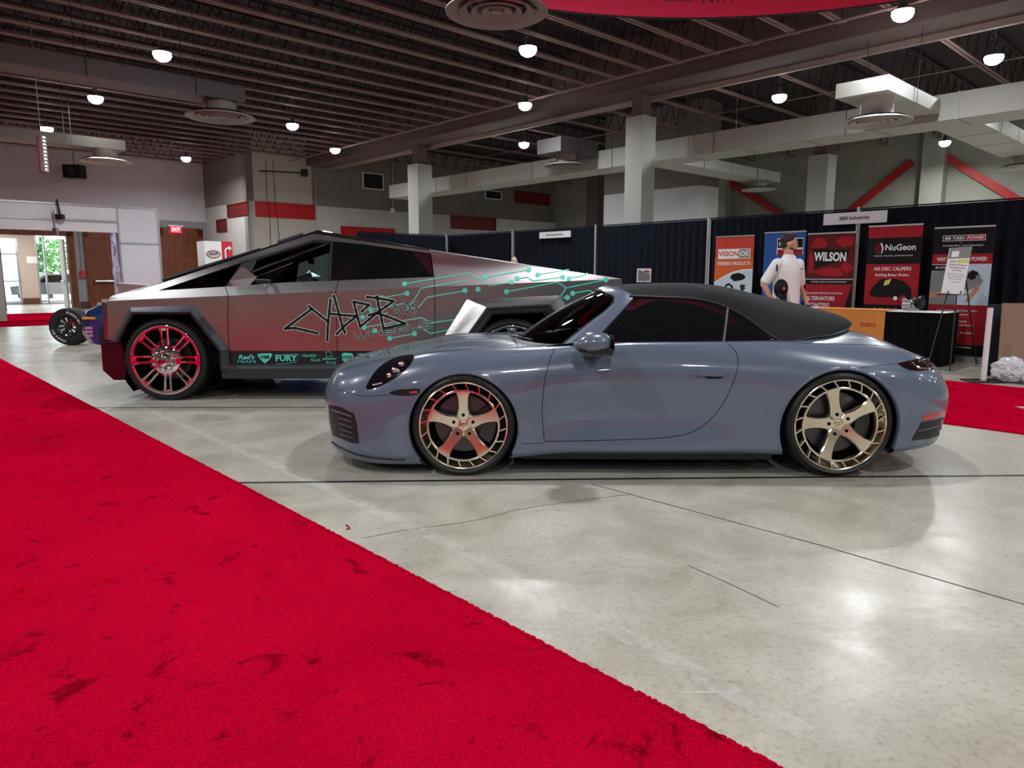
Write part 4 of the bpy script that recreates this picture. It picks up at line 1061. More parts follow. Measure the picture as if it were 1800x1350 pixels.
# mirror
def mirr():
    q = MB(); a_ = at(425, 469, 7.22); l = at(403, 494, 7.22); r_ = at(452, 487, 7.22); rb = at(452, 487, 7.40); lb = at(405, 494, 7.42); b_ = at(408, 502, 7.24); c = at(436, 504, 7.26)
    q.add([a_, l, r_, b_, c, a_+Vector((.05, .14, -.04)), lb, rb], [(0, 1, 3, 4, 2), (0, 2, 7, 5), (0, 5, 6, 1), (1, 6, 7, 2, 4, 3), (5, 7, 6)]); return q
ms_ = both(mirr, 'door_mirror', mat('mirror steel', (.42, .45, .50), .25, metal=1.))
both(lambda: (lambda q: q.tube([at(448, 494, 7.34), at(474, 495, 7.52)], .022, 8))(MB()), 'mirror_arm', M_black)
# cabin
q = MB()
for x, y in ((-2.15, 8.0), (-2.15, 8.85), (-1.05, 8.0), (-1.05, 8.85)):
    q.ellip((x+.25, y, 1.08), (.09, .26, .34), 14, 8); q.ellip((x+.30, y, 1.45), (.06, .13, .09), 12, 6)
    q.box((x-.3, y-.25, .75), (x+.25, y+.25, .88))
q.build('seats', M_black, truck, 50)
q = MB(); q.box((-3.0, 7.75, .95), (-2.75, 9.1, 1.10)); q.box((-2.78, 8.3, 1.05), (-2.74, 8.6, 1.28)); q.tube([(-2.75, 8.0, 1.12), (-2.6, 8.0, 1.18)], .03, 8); q.box((-2.62, 7.84, 1.12), (-2.58, 8.18, 1.26)); q.build('dashboard', M_black, truck)
q = MB(); q.box((-3.9, 7.65, .5), (.9, 9.2, .62)); q.box((-.65, 7.7, .6), (-.55, 9.15, 1.5)); q.build('cabin_floor', M_dark, truck)
q = MB(); q.tube([(-2.35, 8.43, 1.50), (-2.33, 8.43, 1.58)], .01, 6); q.box((-2.36, 8.33, 1.44), (-2.34, 8.53, 1.50)); q.build('rear_view_mirror', M_black, truck)

# ---- vinyl graphics on the side
def ribbon(q, pts, hw, lift, caps=True):
    P = []
    for (x0, y0), (x1, y1) in zip(pts, pts[1:]):
        n = max(1, int(math.hypot(x1-x0, y1-y0)/14))
        for k in range(n): P.append(tcast(x0+(x1-x0)*k/n, y0+(y1-y0)*k/n))
    P.append(tcast(*pts[-1]))
    for (a_, n1), (b_, n2) in zip(P, P[1:]):
        d = (b_-a_).normalized(); nn_ = n1; s = d.cross(nn_).normalized()*hw; A_, B_ = a_+n1*lift, b_+n2*lift
        q.add([A_-s, B_-s, B_+s, A_+s], [(0, 1, 2, 3)])
    for c, n_ in (P if caps else []):
        ex = n_.cross(Vector((0, 0, 1))).normalized(); ey = ex.cross(n_)
        q.add([c+n_*lift+ex*hw*math.cos(t)+ey*hw*math.sin(t) for t in [2*PI*k/10 for k in range(10)]], [tuple(range(10))])
def k4(pts): return [(600+x/3.4615, 390+y/3.4615) for x, y in pts]
def k5(pts): return [(480+x/6., 500+y/6.) for x, y in pts]
LIN = [[(385,378),(770,312),(905,388),(1035,367)], [(400,435),(245,462)], [(400,520),(440,480),(485,405),(755,358),(832,410)], [(752,418),(520,460),(470,520),(400,528)], [(875,338),(1140,292)],
       [(1070,345),(1130,337),(1170,360),(1347,336)], [(1195,322),(1385,290)], [(1385,345),(1480,325),(1498,310)], [(1005,425),(1315,367),(1368,402),(1610,352)], [(1368,402),(1325,465)], [(1375,460),(1345,462)],
       [(1408,435),(1510,417),(1535,430)], [(140,642),(490,582),(545,615),(720,590)], [(445,680),(295,708)], [(470,632),(540,678),(650,658)], [(180,535),(300,515),(380,495)], [(130,580),(280,555)]]
DOT = [(385,378),(1035,367),(400,435),(245,462),(832,410),(752,418),(875,338),(1140,292),(1070,345),(1347,336),(1195,322),(1385,345),(1005,425),(1610,352),(1375,460),(1408,435),(140,642),(445,680),(295,708),(180,535),(130,580),(205,662)]
q = MB()
for l in LIN: ribbon(q, k4(l), .0055, .003, False)
q.build('circuit_lines', M_teal, truck, label='mint circuit board lines', merge=0, recalc=False)
for d in DOT:
    (x, y), = k4([d]); c, n_ = tcast(x, y); ex = n_.cross(Vector((0, 0, 1))).normalized(); ey = ex.cross(n_); q = MB()
    q.add([c+n_*.0036+ex*.027*math.cos(t)+ey*.027*math.sin(t) for t in [2*PI*k/24 for k in range(24)]], [tuple(range(24))]); q.build('circuit_node', M_teal, truck, label='round mint node', merge=0, recalc=False)
BIG = [[(405,262),(125,468),(230,458),(470,515)], [(380,228),(410,258),(590,400)], [(607,160),(582,390),(572,590)], [(642,118),(735,450),(760,510)], [(600,308),(760,325),(885,332),(750,440),(670,525)],
       [(935,285),(1015,215),(850,182),(920,445),(1110,290),(1270,178)], [(990,132),(1110,145),(1270,175)], [(1095,125),(1165,465)], [(1010,325),(1090,300),(1200,335),(1400,415),(1170,462)]]
SML = [[(1285,225),(1358,260),(1305,335),(1285,225)], [(1408,185),(1448,250),(1418,300),(1388,240),(1408,185)], [(1518,185),(1468,222),(1518,245),(1485,320)]]
WHL = [[(858,515),(880,567),(985,557),(1000,500)], [(925,518),(930,560)], [(1028,492),(1036,548)], [(1032,522),(1138,508)], [(1135,482),(1142,530)], [(1278,462),(1165,482),(1175,522),(1285,508)], [(1170,500),(1278,488)],
       [(1405,440),(1300,458),(1310,500),(1415,486)], [(1305,478),(1410,465)], [(1435,425),(1447,472),(1545,458)], [(1668,393),(1560,405),(1556,428),(1662,420),(1668,448),(1560,462)]]
for strokes, hw, ol, nm in ((BIG, .0125, .0075, 'graffiti_word'), (SML, .006, .004, 'small_graffiti_word'), (WHL, .0052, .004, 'wheels_lettering')):
    q = MB(); [ribbon(q, k5(l), hw+ol, .0042) for l in strokes]; o = q.build(nm, mat('pale mint outline', (.42, .66, .58), .5), truck, label='pale mint outline of the lettering', merge=0, recalc=False)
    q = MB(); [ribbon(q, k5(l), hw, .0050) for l in strokes]; q.build('black_stroke', M_vblack, o, label='black lettering stroke', merge=0, recalc=False)
# sponsor row on the cladding
clp = onpl(PL, 500, 630); 
def tx(s, x0, x1, y, h, bold=.0, shear=0, nm='sponsor_lettering'):
    A_ = onpl(PL, x0, y); B_ = onpl(PL, x1, y); cN = -PL[1]
    ex = (B_-A_).normalized(); n_ = PL[1]; ey = n_.cross(ex); c = (A_+B_)/2+n_*.003
    text(nm, s, frame(c, ex, ey), h/168., M_teal, truck, width=(B_-A_).length, bold=bold, shear=shear, ext=.0006)
tx("Red's", 418, 447, 628, 11, .03, .3); tx('MIAMI', 418, 450, 636, 7)
tx('FURY', 484, 522, 630, 15, .035); tx('TRUE', 629, 665, 625, 8.5, .03); tx('SPIKE', 629, 665, 631.5, 8.5, .03); tx('LUG NUTS', 629, 665, 637, 4.5, .02); tx('DSP', 676, 700, 627, 10, .02)
tx('Healthy', 529, 556, 625, 8, .0, .4); tx('Youth', 545, 562, 633, 8, .0, .4); tx('motoring', 567, 591, 630.5, 6, .02); tx('Racing', 572, 590, 637, 6, 0, .4)
def shield(pts):
    q = MB(); q.prism([onpl(PL, *p)+PL[1]*.002 for p in pts], PL[1]*.0008); q.build('sponsor_shield', M_teal, truck)
shield([(452, 623), (460, 621), (477, 621), (479, 624), (474, 632), (466, 639), (458, 632)]); shield([(601, 623), (604, 620), (618, 621), (621, 624), (620, 634), (611, 639), (602, 633)])
tx2 = lambda s, x0, x1, y, h: text('sponsor_lettering', s, frame((onpl(PL, x0, y)+onpl(PL, x1, y))/2+PL[1]*.004, (onpl(PL, x1, y)-onpl(PL, x0, y)), PL[1].cross((onpl(PL, x1, y)-onpl(PL, x0, y)).normalized())), h/168., M_vblack, truck, width=(onpl(PL, x1, y)-onpl(PL, x0, y)).length, bold=.02)
tx2('HM', 459, 473, 628, 9); tx2('SONS', 603, 619, 628, 8)
def outl(pts):
    q = MB(); q.tube([onpl(PL, *p)+PL[1]*.003 for p in pts], .0025, 5); q.build('sponsor_outline', M_teal, truck)
outl([(484, 624), (486, 640), (520, 637), (526, 623), (484, 624)]); outl([(574, 628), (573, 619), (580, 618), (585, 626), (574, 628)])
# ---- chrome wheels
def dually(cx, yf, s, par):
    R, rr, wid = .432, .366, .34
    M = Matrix(((1, 0, 0, cx), (0, s, 0, TY-s*yf), (0, 0, 1, R), (0, 0, 0, 1)))
    q = MB(); q.lathe([(rr, .03), (rr+.004, .006), (rr+.02, -.008), (R-.025, -.004), (R-.008, .012), (R-.006, .04), (R-.006, wid-.04), (R-.02, wid), (rr, wid-.02)], 96, M)
    for k in range(60):
        a_ = 2*PI*k/60
        for (w0, w1, d) in ((.0, .085, 0), (.12, .20, .05), (.235, .34, .02)):
            rv = lambda r, t, y: M @ Vector((r*math.cos(t), y, r*math.sin(t)))
            t0 = a_+d; t1 = t0+.062
            vs = [rv(r, t, y) for r in (R-.010, R+.0) for t, y in ((t0, w0+.012), (t1, w0+.012), (t1, w1-.008), (t0, w1-.008))]
            q.hexa(vs)
        q.hexa([M @ Vector((r*math.cos(t), y, r*math.sin(t))) for y in (-.002, .012) for r, t in ((R-.035, a_), (R-.035, a_+.05), (R-.004, a_+.05), (R-.004, a_))])
    ty = q.build('tyre', M_rubber2, par, 35)
    q = MB(); q.lathe([(rr, .03), (rr+.003, .0), (rr, -.010), (rr-.006, -.012), (rr-.030, -.006), (rr-.034, .004), (rr-.036, .05), (rr-.055, wid-.03), (rr, wid-.02)], 96, M)
    yo = lambda r: .0+.035*(1-min(1, r/(rr-.03)))
    for k in range(8):
        a_ = PI/2+2*PI*k/8
        for d in (-1, 1):
            ca, sa = math.cos(a_), math.sin(a_); r0, r1 = .12, rr-.030
            p0 = (r0, d*.024); p1 = (r1, d*.034)
            def cs(p, w_):
                y = yo(p[0]); return [M @ Vector((p[0]*ca-(p[1]+e)*sa, yy, p[0]*sa+(p[1]+e)*ca)) for e, yy in ((-w_, y+.03), (-w_, y+.004), (-w_*.5, y-.004), (w_*.5, y-.004), (w_, y+.004), (w_, y+.03))]
            q.grid([cs(p0, .013), cs(((r0+r1)/2, d*.029), .013), cs(p1, .015)])
        q.hexa([M @ Vector((r*ca-e*sa, y, r*sa+e*ca)) for y in (.002, .03) for r, e in ((rr-.060, -.045), (rr-.060, .045), (rr-.028, .055), (rr-.028, -.055))])
    rim = q.build('rim', M_chrome, par, 35)
    q = MB()
    for k in range(32):
        a_ = 2*PI*k/32; q.ellip(M @ Vector(((rr-.016)*math.cos(a_), -.009, (rr-.016)*math.sin(a_))), (.0055, .004, .0055), 8, 5)
    q.build('rim_bolts', M_chrome, rim, 60)
    q = MB()
    q.lathe([(.155, .05), (.158, .02), (.150, .004), (.12, -.006), (.075, -.012), (.07, -.02), (.066, -.055), (.058, -.075), (.03, -.085), (0, -.087)], 48, M)
    for k in range(20):
        a_ = 2*PI*k/20; q.hexa([M @ Vector((r*math.cos(t), y, r*math.sin(t))) for y in (.0, .03) for r, t in ((.148, a_), (.148, a_+.16), (.170, a_+.14), (.170, a_+.02))])
    q.build('hub_plate', M_chrome, rim, 35)
    for k in range(10):
        a_ = 2*PI*(k+.5)/10; c = M @ Vector((.100*math.cos(a_), -.01, .100*math.sin(a_)))
        q = MB(); q.lathe([(.023, .01), (.024, -.02), (.020, -.035), (.022, -.05), (.012, -.066), (0, -.070)], 14, Matrix.Translation(c) @ Matrix.Diagonal((1, s, 1, 1))); q.build('lug_nut_cover', M_chrome, rim, 50)
    q = MB(); q.lathe([(0, .24), (rr-.03, .24)], 32, M); q.build('inner_hub', M_dark, rim)
    q = MB(); q.lathe([(0, .14), (.22, .14), (.22, .17), (0, .17)], 48, M); q.build('brake_disc', M_iron, par, 30)
    if s > 0: text('cap_lettering', 'JTX', frame(M @ Vector((0, -.090, 0)), (1, 0, 0), (0, 0, 1)), .04, M_dark, rim, bold=.02, shear=.2)
for s in (1, -1):
    for cx in (-3.634, 0.0):
        wr = bpy.data.objects.new('wheel', None); C.objects.link(wr); wr.parent = truck; wr.empty_display_size = .1
        dually(cx, TY-7.40, s, wr)
rebase(truck, (-1.7, TY, 0))
# ================================================================ DRAPES, SIGNS AND BANNERS
BD = 12.9
M_drape = mat('navy black drape velour', (.007, .009, .016), .9, spec=.12, sheen=.02)
M_pole = mat('pale drape pole', (.55, .55, .56), .4, metal=.6)
def apxb(px, b): return toab(on_b(px, 480, b))[0]
def drape(p0, p1, label, seed, H=2.42):
    rnd = random.Random(seed); L = (p1-p0).length; d = (p1-p0).normalized(); n = Vector((-d.y, d.x, 0)); q = MB(); cols = []
    x = 0.; ph = 0.
    while x < L:
        cols.append((x, math.sin(ph)*rnd.uniform(.02, .042))); x += .022; ph += rnd.uniform(.55, 1.05)
    cols.append((L, 0))
    G = [[p0+d*x+n*(o*(.35+.65*(1-z/H)) if z < H else o*.3)+Vector((0, 0, z)) for x, o in cols] for z in (.03, .9, 1.7, H-.06, H)]
    q.grid(G); tag(q.build('booth_curtain', M_drape, None, 60), label, 'curtain', 'booth drapes')
def pole(p, label, H=2.47):
    r = thing('drape_pole', label, 'pole', p, group='drape poles'); q = MB(); q.tube([(0, 0, .01), (0, 0, H)], .022, 10); q.build('upright', M_pole, r, 40)
    q = MB(); q.box((-.2, -.2, 0), (.2, .2, .012)); q.build('base_plate', M_galv, r); return r
cor = ab(apxb(787, BD), BD)
aB = toab(cor)[0]
endp = on_a(630, 480, aB); endp.z = 0
pp = [ab(apxb(x, BD), BD) for x in (787, 903, 1048, 1244, 1503, 1860)]
names = ['black drape panel directly behind the sloping bed of the truck', 'black drape panel carrying the small white booth sign', 'black drape panel behind the tall grey column base and small framed sign', 'black drape panel behind the orange and the blue banner', 'black drape panel behind the two dark headed red banners at right']
drape(endp, cor-(cor-endp).normalized()*.03, 'black drape panel running away to the left above the truck rear window', 1)
for k in range(5): drape(pp[k]+(pp[k+1]-pp[k]).normalized()*.03, pp[k+1]-(pp[k+1]-pp[k]).normalized()*.03, names[k], k+2)
pls = ['drape pole at the corner above the truck bed', 'drape pole with pale top, first right of the drape corner', 'drape pole between the small white sign and the tall column', 'drape pole just left of the orange banner', 'drape pole under the long white booth sign', 'drape pole beyond the frame at far right']
for k in range(5): pole(pp[k]+BV*(-.05), pls[k])
q = MB(); q.tube([pp[0]+Vector((0, 0, 2.44)), pp[-1]+Vector((0, 0, 2.44))], .014, 6); tag(q.build('drape_rail', M_drape), 'long dark rail holding the black drapes', 'rail')
q = MB(); q.tube([endp+Vector((0, 0, 2.44)), pp[0]+Vector((0, 0, 2.44))], .014, 6); tag(q.build('drape_rail', M_drape), 'short dark rail holding the drape that runs away to the left', 'rail')
EXB = -AV
def fb(px, py, b): return frame(on_b(px, py, b), EXB, (0, 0, 1))
M_ink = mat('black print', (.01, .01, .012), .5); M_wp = mat('white print', (.80, .80, .82), .5)
def booth_sign(x0, x1, y0, y1, s, label, h):
    r = thing('booth_sign', label, 'sign'); b = BD-.12; A_ = on_b(x0, y1, b); B_ = on_b(x1, y0, b); a0, a1 = toab(B_)[0], toab(A_)[0]; zc = (on_b((x0+x1)/2, (y0+y1)/2, b)).z; hz = abs(on_b((x0+x1)/2, y0, b).z-on_b((x0+x1)/2, y1, b).z)/2*.86
    q = MB(); q.abox(a0, a1, b, b+.01, zc-hz, zc+hz); q.build('panel', M_white, r)
    text('lettering', s, frame(ab((a0+a1)/2, b-.003, zc), EXB, (0, 0, 1)), h, M_ink, r, bold=.01); rebase(r, ab((a0+a1)/2, b, zc))
booth_sign(1447, 1560, 371, 395, 'BBB Industries', 'long white booth sign reading BBB Industries hung at the drape top', .085)
booth_sign(948, 1003, 406, 419, 'Sound Diesel Products', 'small white booth sign hung on the drapes behind the truck bed', .062)

BB = 12.4
M_rb = mat('banner red', (.33, .010, .020), .6, spec=.25); M_or = mat('banner orange', (.62, .10, .015), .5); M_bl = mat('banner blue', (.01, .07, .32), .5)
M_rd2 = mat('banner orange red', (.52, .035, .018), .5); M_sky = mat('banner pale blue', (.50, .60, .68), .5); M_bk = mat('banner black', (.007, .006, .007), .6, spec=.2); M_gr = mat('banner grey', (.20, .20, .20), .5)
M_drd = mat('banner dark red picture', (.10, .006, .009), .6, spec=.25); M_yel = mat('yellow print', (.65, .62, .12), .5); M_skin2 = mat('printed skin tone', (.45, .22, .13), .5)
class Banner:
    def __init__(s, xl, xr, ytop, label, colm, zb=.10):
        s.r = thing('banner_stand', label, 'banner'); a0, a1 = apxb(xl, BB), apxb(xr, BB); s.w = abs(a0-a1); s.zt = on_b(xl, ytop, BB).z; s.zb = zb; s.h = s.zt-zb
        s.o = ab(a0, BB, zb); q = MB(); s._rect(q, 0, 0, 1, 1, 0, .006); s.panel = q.build('banner_panel', colm, s.r)
        q = MB(); M = s.M(0, 0); q.box((-.01, -.10, -.10), (s.w+.01, 0, .10), M); q.build('base_cassette', M_alu, s.r)
        q = MB(); q.box((-.005, s.h, -.012), (s.w+.005, s.h+.025, .012), s.M(0, 0)); q.build('top_rail', M_alu, s.r); s.k = 1
    def M(s, x, y, d=0): return frame(s.o+EXB*x+Vector((0, 0, y))-BV*d, EXB, (0, 0, 1))
    def _rect(s, q, x0, y0, x1, y1, d, t=.0006): q.box((x0*s.w, y0*s.h, d-t), (x1*s.w, y1*s.h, d), s.M(0, 0))
    def rect(s, x0, y0, x1, y1, m, d=.0015, nm='printed_field'): q = MB(); s._rect(q, x0, y0, x1, y1, d); q.build(nm, m, s.panel)
    def poly(s, pts, m, d=.002, nm='printed_picture'):
        q = MB(); M = s.M(0, 0); q.prism([M @ Vector((x*s.w, y*s.h, d)) for x, y in pts], -BV*.0005); q.build(nm, m, s.panel)
    def txt(s, t, x, y, w_, h, m=M_wp, bold=.0, shear=0, d=.003, rot=0): text('printed_lettering', t, s.M(x*s.w, y*s.h, d) @ Matrix.Rotation(rot, 4, 'Z'), h, m, s.panel, width=w_*s.w, bold=bold, shear=shear, ext=.0004)
    def done(s): rebase(s.r, s.o+EXB*s.w/2-Vector((0, 0, .1)))
def blob(cx, cy, rx, ry, n=18, j=.25, seed=1):
    rnd = random.Random(seed); return [(cx+rx*(1-j*rnd.random())*math.cos(2*PI*k/n), cy+ry*(1-j*rnd.random())*math.sin(2*PI*k/n)) for k in range(n)]
B = Banner(1256, 1323, 418, 'orange banner stand reading Vision OE steering products, leftmost banner', M_rd2)
B.rect(0, .60, 1, .80, mat('banner mid orange', (.60, .10, .018), .5)); B.rect(0, .0, 1, .64, M_or, .0018)
B.poly([(0, .0), (1, 0), (1, .69), (.75, .685), (.5, .665), (.25, .62), (0, .56)], M_wp, .0022); B.poly([(0, .0), (1, 0), (1, .68), (.75, .675), (.5, .655), (.25, .61), (0, .55)], M_sky, .0026)
B.rect(.08, .79, .92, .885, M_wp, .0028); B.rect(.63, .795, .90, .88, mat('grey print', (.28, .25, .25), .5), .0032); B.txt('VISION', .36, .836, .52, .13, M_rd2, .02, d=.0036); B.txt('OE', .765, .836, .22, .12, M_wp, .02, d=.0042)
B.txt('STEERING PRODUCTS', .5, .742, .86, .085, M_wp, .015)
B.poly(blob(.62, .61, .22, .045, seed=3), M_bk, .0032); B.poly(blob(.40, .49, .13, .062, j=.1, seed=4), M_bk, .0032); B.poly(blob(.40, .49, .08, .04, j=.1, seed=5), M_sky, .0036); B.poly(blob(.76, .51, .10, .055, j=.6, seed=6), M_ink, .0032); B.poly(blob(.12, .49, .09, .04, j=.5, seed=7), M_gr, .0032); B.done()
B = Banner(1341, 1413, 411, 'blue banner stand partly hidden behind the man in the white polo', M_bl)
B.rect(.32, .80, .95, .95, M_wp, .002); B.rect(.335, .865, .94, .943, M_bk, .0026); B.txt('RICH', .58, .90, .44, .10, M_wp, .02, .1, .0032); B.rect(.335, .80, .94, .85, M_rb, .0026); B.done()
B = Banner(1417, 1500, 413, 'red banner stand reading Wilson, alternators and starters', M_rb)
B.rect(0, .58, 1, 1, M_drd, .0012)
for k, (x, y, rx, ry) in enumerate(((.25, .92, .22, .06), (.8, .93, .2, .06), (.5, .66, .4, .05), (.85, .7, .15, .06), (.1, .75, .08, .12))): B.poly(blob(x, y, rx, ry, j=.4, seed=k+11), M_rb, .0016)
B.poly([(.12, .875), (.90, .855), (.84, .775), (.20, .70)], M_bk, .0024)
B.txt('WILSON', .50, .795, .68, .20, M_wp, .035, d=.0034, rot=-.03); B.rect(0, .555, 1, .595, M_bk, .002); B.rect(0, .597, 1, .602, M_wp, .0022); B.txt('FACTORY DIRECT SALES & PERFORMANCE', .5, .575, .75, .03)
B.txt('Sustainably Manufactured & New', .42, .475, .76, .045); B.txt('ALTERNATORS', .34, .425, .62, .10, M_wp, .012, .2); B.txt('& STARTERS', .28, .365, .52, .10, M_wp, .012, .2)
B.poly([(.98, .55), (1, .55), (1, .0), (.55, 0), (.78, .2)], M_bk, .0018); B.done()
B = Banner(1522, 1616, 400, 'red and black banner stand reading NuGeon, air disc calipers', M_rb)
B.rect(0, .70, 1, .91, M_bk, .002); B.txt('NuGeon', .62, .83, .56, .135, M_wp, .018); B.txt('PROVEN, TRUSTED, STOPPING POWER', .5, .765, .72, .028)
B.poly(blob(.22, .825, .095, .045, j=.05, seed=2), M_drd, .0026); B.poly([(.27, .87), (.31, .83), (.29, .79), (.27, .78), (.28, .83), (.24, .868)], M_wp, .003)
B.txt('AIR DISC CALIPERS', .5, .66, .70, .08, M_wp, .012); B.txt('Building Better Brakes', .5, .612, .62, .06, M_wp, .01)
B.poly([(.10, .47), (.18, .53), (.30, .575), (.55, .585), (.75, .56), (.88, .50), (.90, .42), (.84, .40), (.76, .46), (.62, .42), (.50, .435), (.30, .43), (.12, .44)], M_bk, .0024); B.poly([(.38, .565), (.50, .582), (.46, .535), (.36, .525)], M_yel, .003); B.poly(blob(.60, .425, .04, .018, j=.1, seed=8), M_wp, .003)
B.rect(0, 0, 1, .37, M_bk, .002); B.txt('OVER 25 YEARS', .5, .33, .62, .055, M_wp, .01); B.txt('manufacturing air disc', .52, .285, .66, .05); B.txt('calipers', .52, .25, .3, .05); B.done()
B = Banner(1637, 1742, 403, 'red and black banner stand about turbo power behind the easel, rightmost banner', M_rb)
B.rect(0, .80, 1, 1, M_bk, .002); B.rect(.15, .90, .86, .945, M_wp, .0024); B.rect(.16, .904, .53, .941, M_bk, .0028); B.rect(.53, .904, .85, .941, M_rb, .0028); B.txt('BBB TURBO', .35, .921, .34, .06, M_wp, .02, .2, .0034); B.txt('POWER', .69, .921, .27, .06, M_wp, .02, .2, .0034)
B.txt('Sustainably Manufactured Turbochargers', .5, .865, .68, .035); B.txt('WHY OUR TURBO POWER?', .5, .757, .84, .085, M_wp, .015)
B.rect(0, .40, 1, .72, M_sky, .002); B.rect(0, .40, .45, .67, M_gr, .0024); B.rect(0, .67, .42, .715, M_bk, .0028); B.txt('IN STOCK', .2, .692, .26, .05, M_wp, .01, d=.0034)
B.poly(blob(.70, .59, .2, .09, j=.4, seed=21), M_gr, .003); B.poly(blob(.70, .63, .12, .05, j=.5, seed=22), M_bk, .0034); B.poly([(.0, .50), (.22, .50), (.36, .52), (.36, .48), (.0, .45)], M_skin2, .003); B.poly([(.80, .57), (.66, .47), (.62, .42), (.70, .43), (.84, .53)], M_skin2, .0036)
B.txt('Industry Leading, All Makes Turbos', .5, .355, .68, .04); B.txt('Class 1-8 Applications', .45, .325, .5, .04); B.txt('Factory Calibrated', .45, .27, .45, .045); B.txt('Quick and Easy Installation', .5, .24, .6, .04); B.txt('Complete with Actuator', .5, .18, .6, .045); B.txt('Warranty', .42, .155, .3, .04)
B.rect(0, 0, 1, .085, M_bk, .002); B.txt('www.bbbind.com/turbos', .55, .065, .5, .04); B.done()

# ---------------------------------------------------------------- table, chairs, part, easel
t = thing('display_table', 'booth table under a black pleated cloth behind the tail of the convertible', 'table')
b0, b1 = 11.45, 12.05; a0, a1 = apxb(1667, b0), apxb(1395, b0)
q = MB(); q.abox(a0, a1, b0, b1, .745, .765); q.build('tabletop', M_white, t)
for a_ in (a0+.1, a1-.1):
    for b_ in (b0+.08, b1-.08): q = MB(); q.tube([ab(a_, b_, .005), ab(a_, b_, .745)], .015, 8); q.build('leg', M_black, t)
rebase(t, ab((a0+a1)/2, (b0+b1)/2))
def skirt(a0, a1, b0, b1, m, name, label, cat, folds=True):
    q = MB(); path = [(a1, b1), (a1, b0), (a0, b0), (a0, b1)]; pts = []
    for (x0, y0), (x1, y1) in zip(path, path[1:]):
        L = math.hypot(x1-x0, y1-y0); n = int(L/.025)
        for k in range(n):
            f = k/n; nx, ny = (y1-y0)/L, -(x1-x0)/L; o = .012*math.sin(k*1.25)+.006*math.sin(k*.6) if folds else 0
            pts.append((x0+(x1-x0)*f, y0+(y1-y0)*f, nx*o, ny*o))
    pts.append((*path[-1], 0, 0))
    q.grid([[ab(x-ox*s+.0, y-oy*s, z) for x, y, ox, oy in pts] for z, s in ((.012, 1.3), (.4, 1), (.75, .3), (.768, 0))]); q.abox(a0, a1, b0, b1, .768, .772)
    return tag(q.build(name, m, None, 50), label, cat)
M_cloth = mat('black table cloth', (.005, .005, .006), .9, spec=.1)
skirt(a0-.02, a1+.02, b0-.02, b1+.02, M_cloth, 'tablecloth', 'black pleated cloth draped over the booth table', 'tablecloth')
q = MB(); q.abox(a0-.01, a1+.01, b0-.015, b1-.0, .773, .778); tag(q.build('table_topper', M_white), 'thin white topper lying on the black tablecloth', 'table topper')
r = thing('table_runner', 'orange runner hanging over the front of the booth table', 'table runner')
ra, rb_ = apxb(1562, b0-.05), apxb(1432, b0-.05); q = MB(); q.abox(ra, rb_, b0-.055, b0-.045, .10, .788); q.abox(ra, rb_, b0-.055, b1-.1, .780, .788); q.build('cloth', mat('orange runner', (.62, .22, .04), .6), r)
text('lettering', 'FLEETS', frame(ab(ra+.24, b0-.060, .56), EXB, (0, 0, 1)), .075, M_rd2, r, bold=.02); rebase(r, ab((ra+rb_)/2, b0, 0.78))
M_chair = mat('blue grey chair fabric', (.045, .07, .085), .8)
def chair(loc, rz, label):
    c = thing('banquet_chair', label, 'chair', group='chairs behind the booth table')
    q = MB(); q.box((-.22, -.22, .42), (.22, .22, .49)); q.build('seat', M_chair, c)
    prof = [(-.20, .50), (-.215, .70), (-.19, .84), (-.11, .92), (0, .945), (.11, .92), (.19, .84), (.215, .70), (.20, .50)]
    q = MB(); q.prism([(x, .20, z) for x, z in prof], (0, .05, 0)); q.build('backrest', M_chair, c)
    for x in (-.2, .2):
        for y in (-.2, .2): q = MB(); q.tube([(x, y, .43), (x*1.08, y*1.1, .005)], .012, 6); q.build('leg', M_galv, c)
    c.location = loc; c.rotation_euler = (0, 0, rz); return c
cA = on_b(1532, 545, 12.22); ch0 = chair((cA.x, cA.y, 0), ROT-PI/2+0, 'blue grey rounded chair back behind the table, below the NuGeon banner')
ch0.rotation_euler = (0, 0, math.atan2(EXB.y, EXB.x)); 
cB = on_b(1650, 545, 12.22); dup(ch0, (cB.x, cB.y, 0), label='blue grey rounded chair back behind the right end of the table, below the turbo banner')
# mechanical part on the table
pc = on_b(1604, 548, 11.75); pc.z = .79
r = thing('engine_part', 'cast metal brake part with black fan shaped side standing on the booth table', 'machine part')
q = MB(); q.ellip(pc+Vector((-.10, 0, .08)), (.07, .07, .075), 14, 10); q.tube([pc+Vector((-.16, 0, .17)), pc+Vector((-.06, 0, .10)), pc+Vector((.0, 0, .03))], [.03, .045, .05], 10); q.box(pc+Vector((-.12, -.06, 0)), pc+Vector((.06, .06, .05))); q.ellip(pc+Vector((-.05, -.03, .13)), (.04, .05, .03), 12, 8); q.build('casting', mat('cast aluminium', (.38, .37, .36), .35, metal=.8), r, 50)
q = MB(); 
for k in range(8):
    t_ = .3+k*.16; q.box(pc+Vector((.02+.015*k, -.07, .03)), pc+Vector((.03+.015*k, .07, .14+.012*k)))
q.ellip(pc+Vector((.10, 0, .11)), (.08, .08, .10), 14, 8); q.build('housing', M_black, r, 40); q = MB(); q.lathe([(.0, -.1), (.03, -.1), (.03, -.06), (.05, -.05), (.05, .0)], 14, Matrix.Translation(pc+Vector((-.02, 0, .14)))); q.build('flange', M_iron, r, 40); rebase(r, pc)
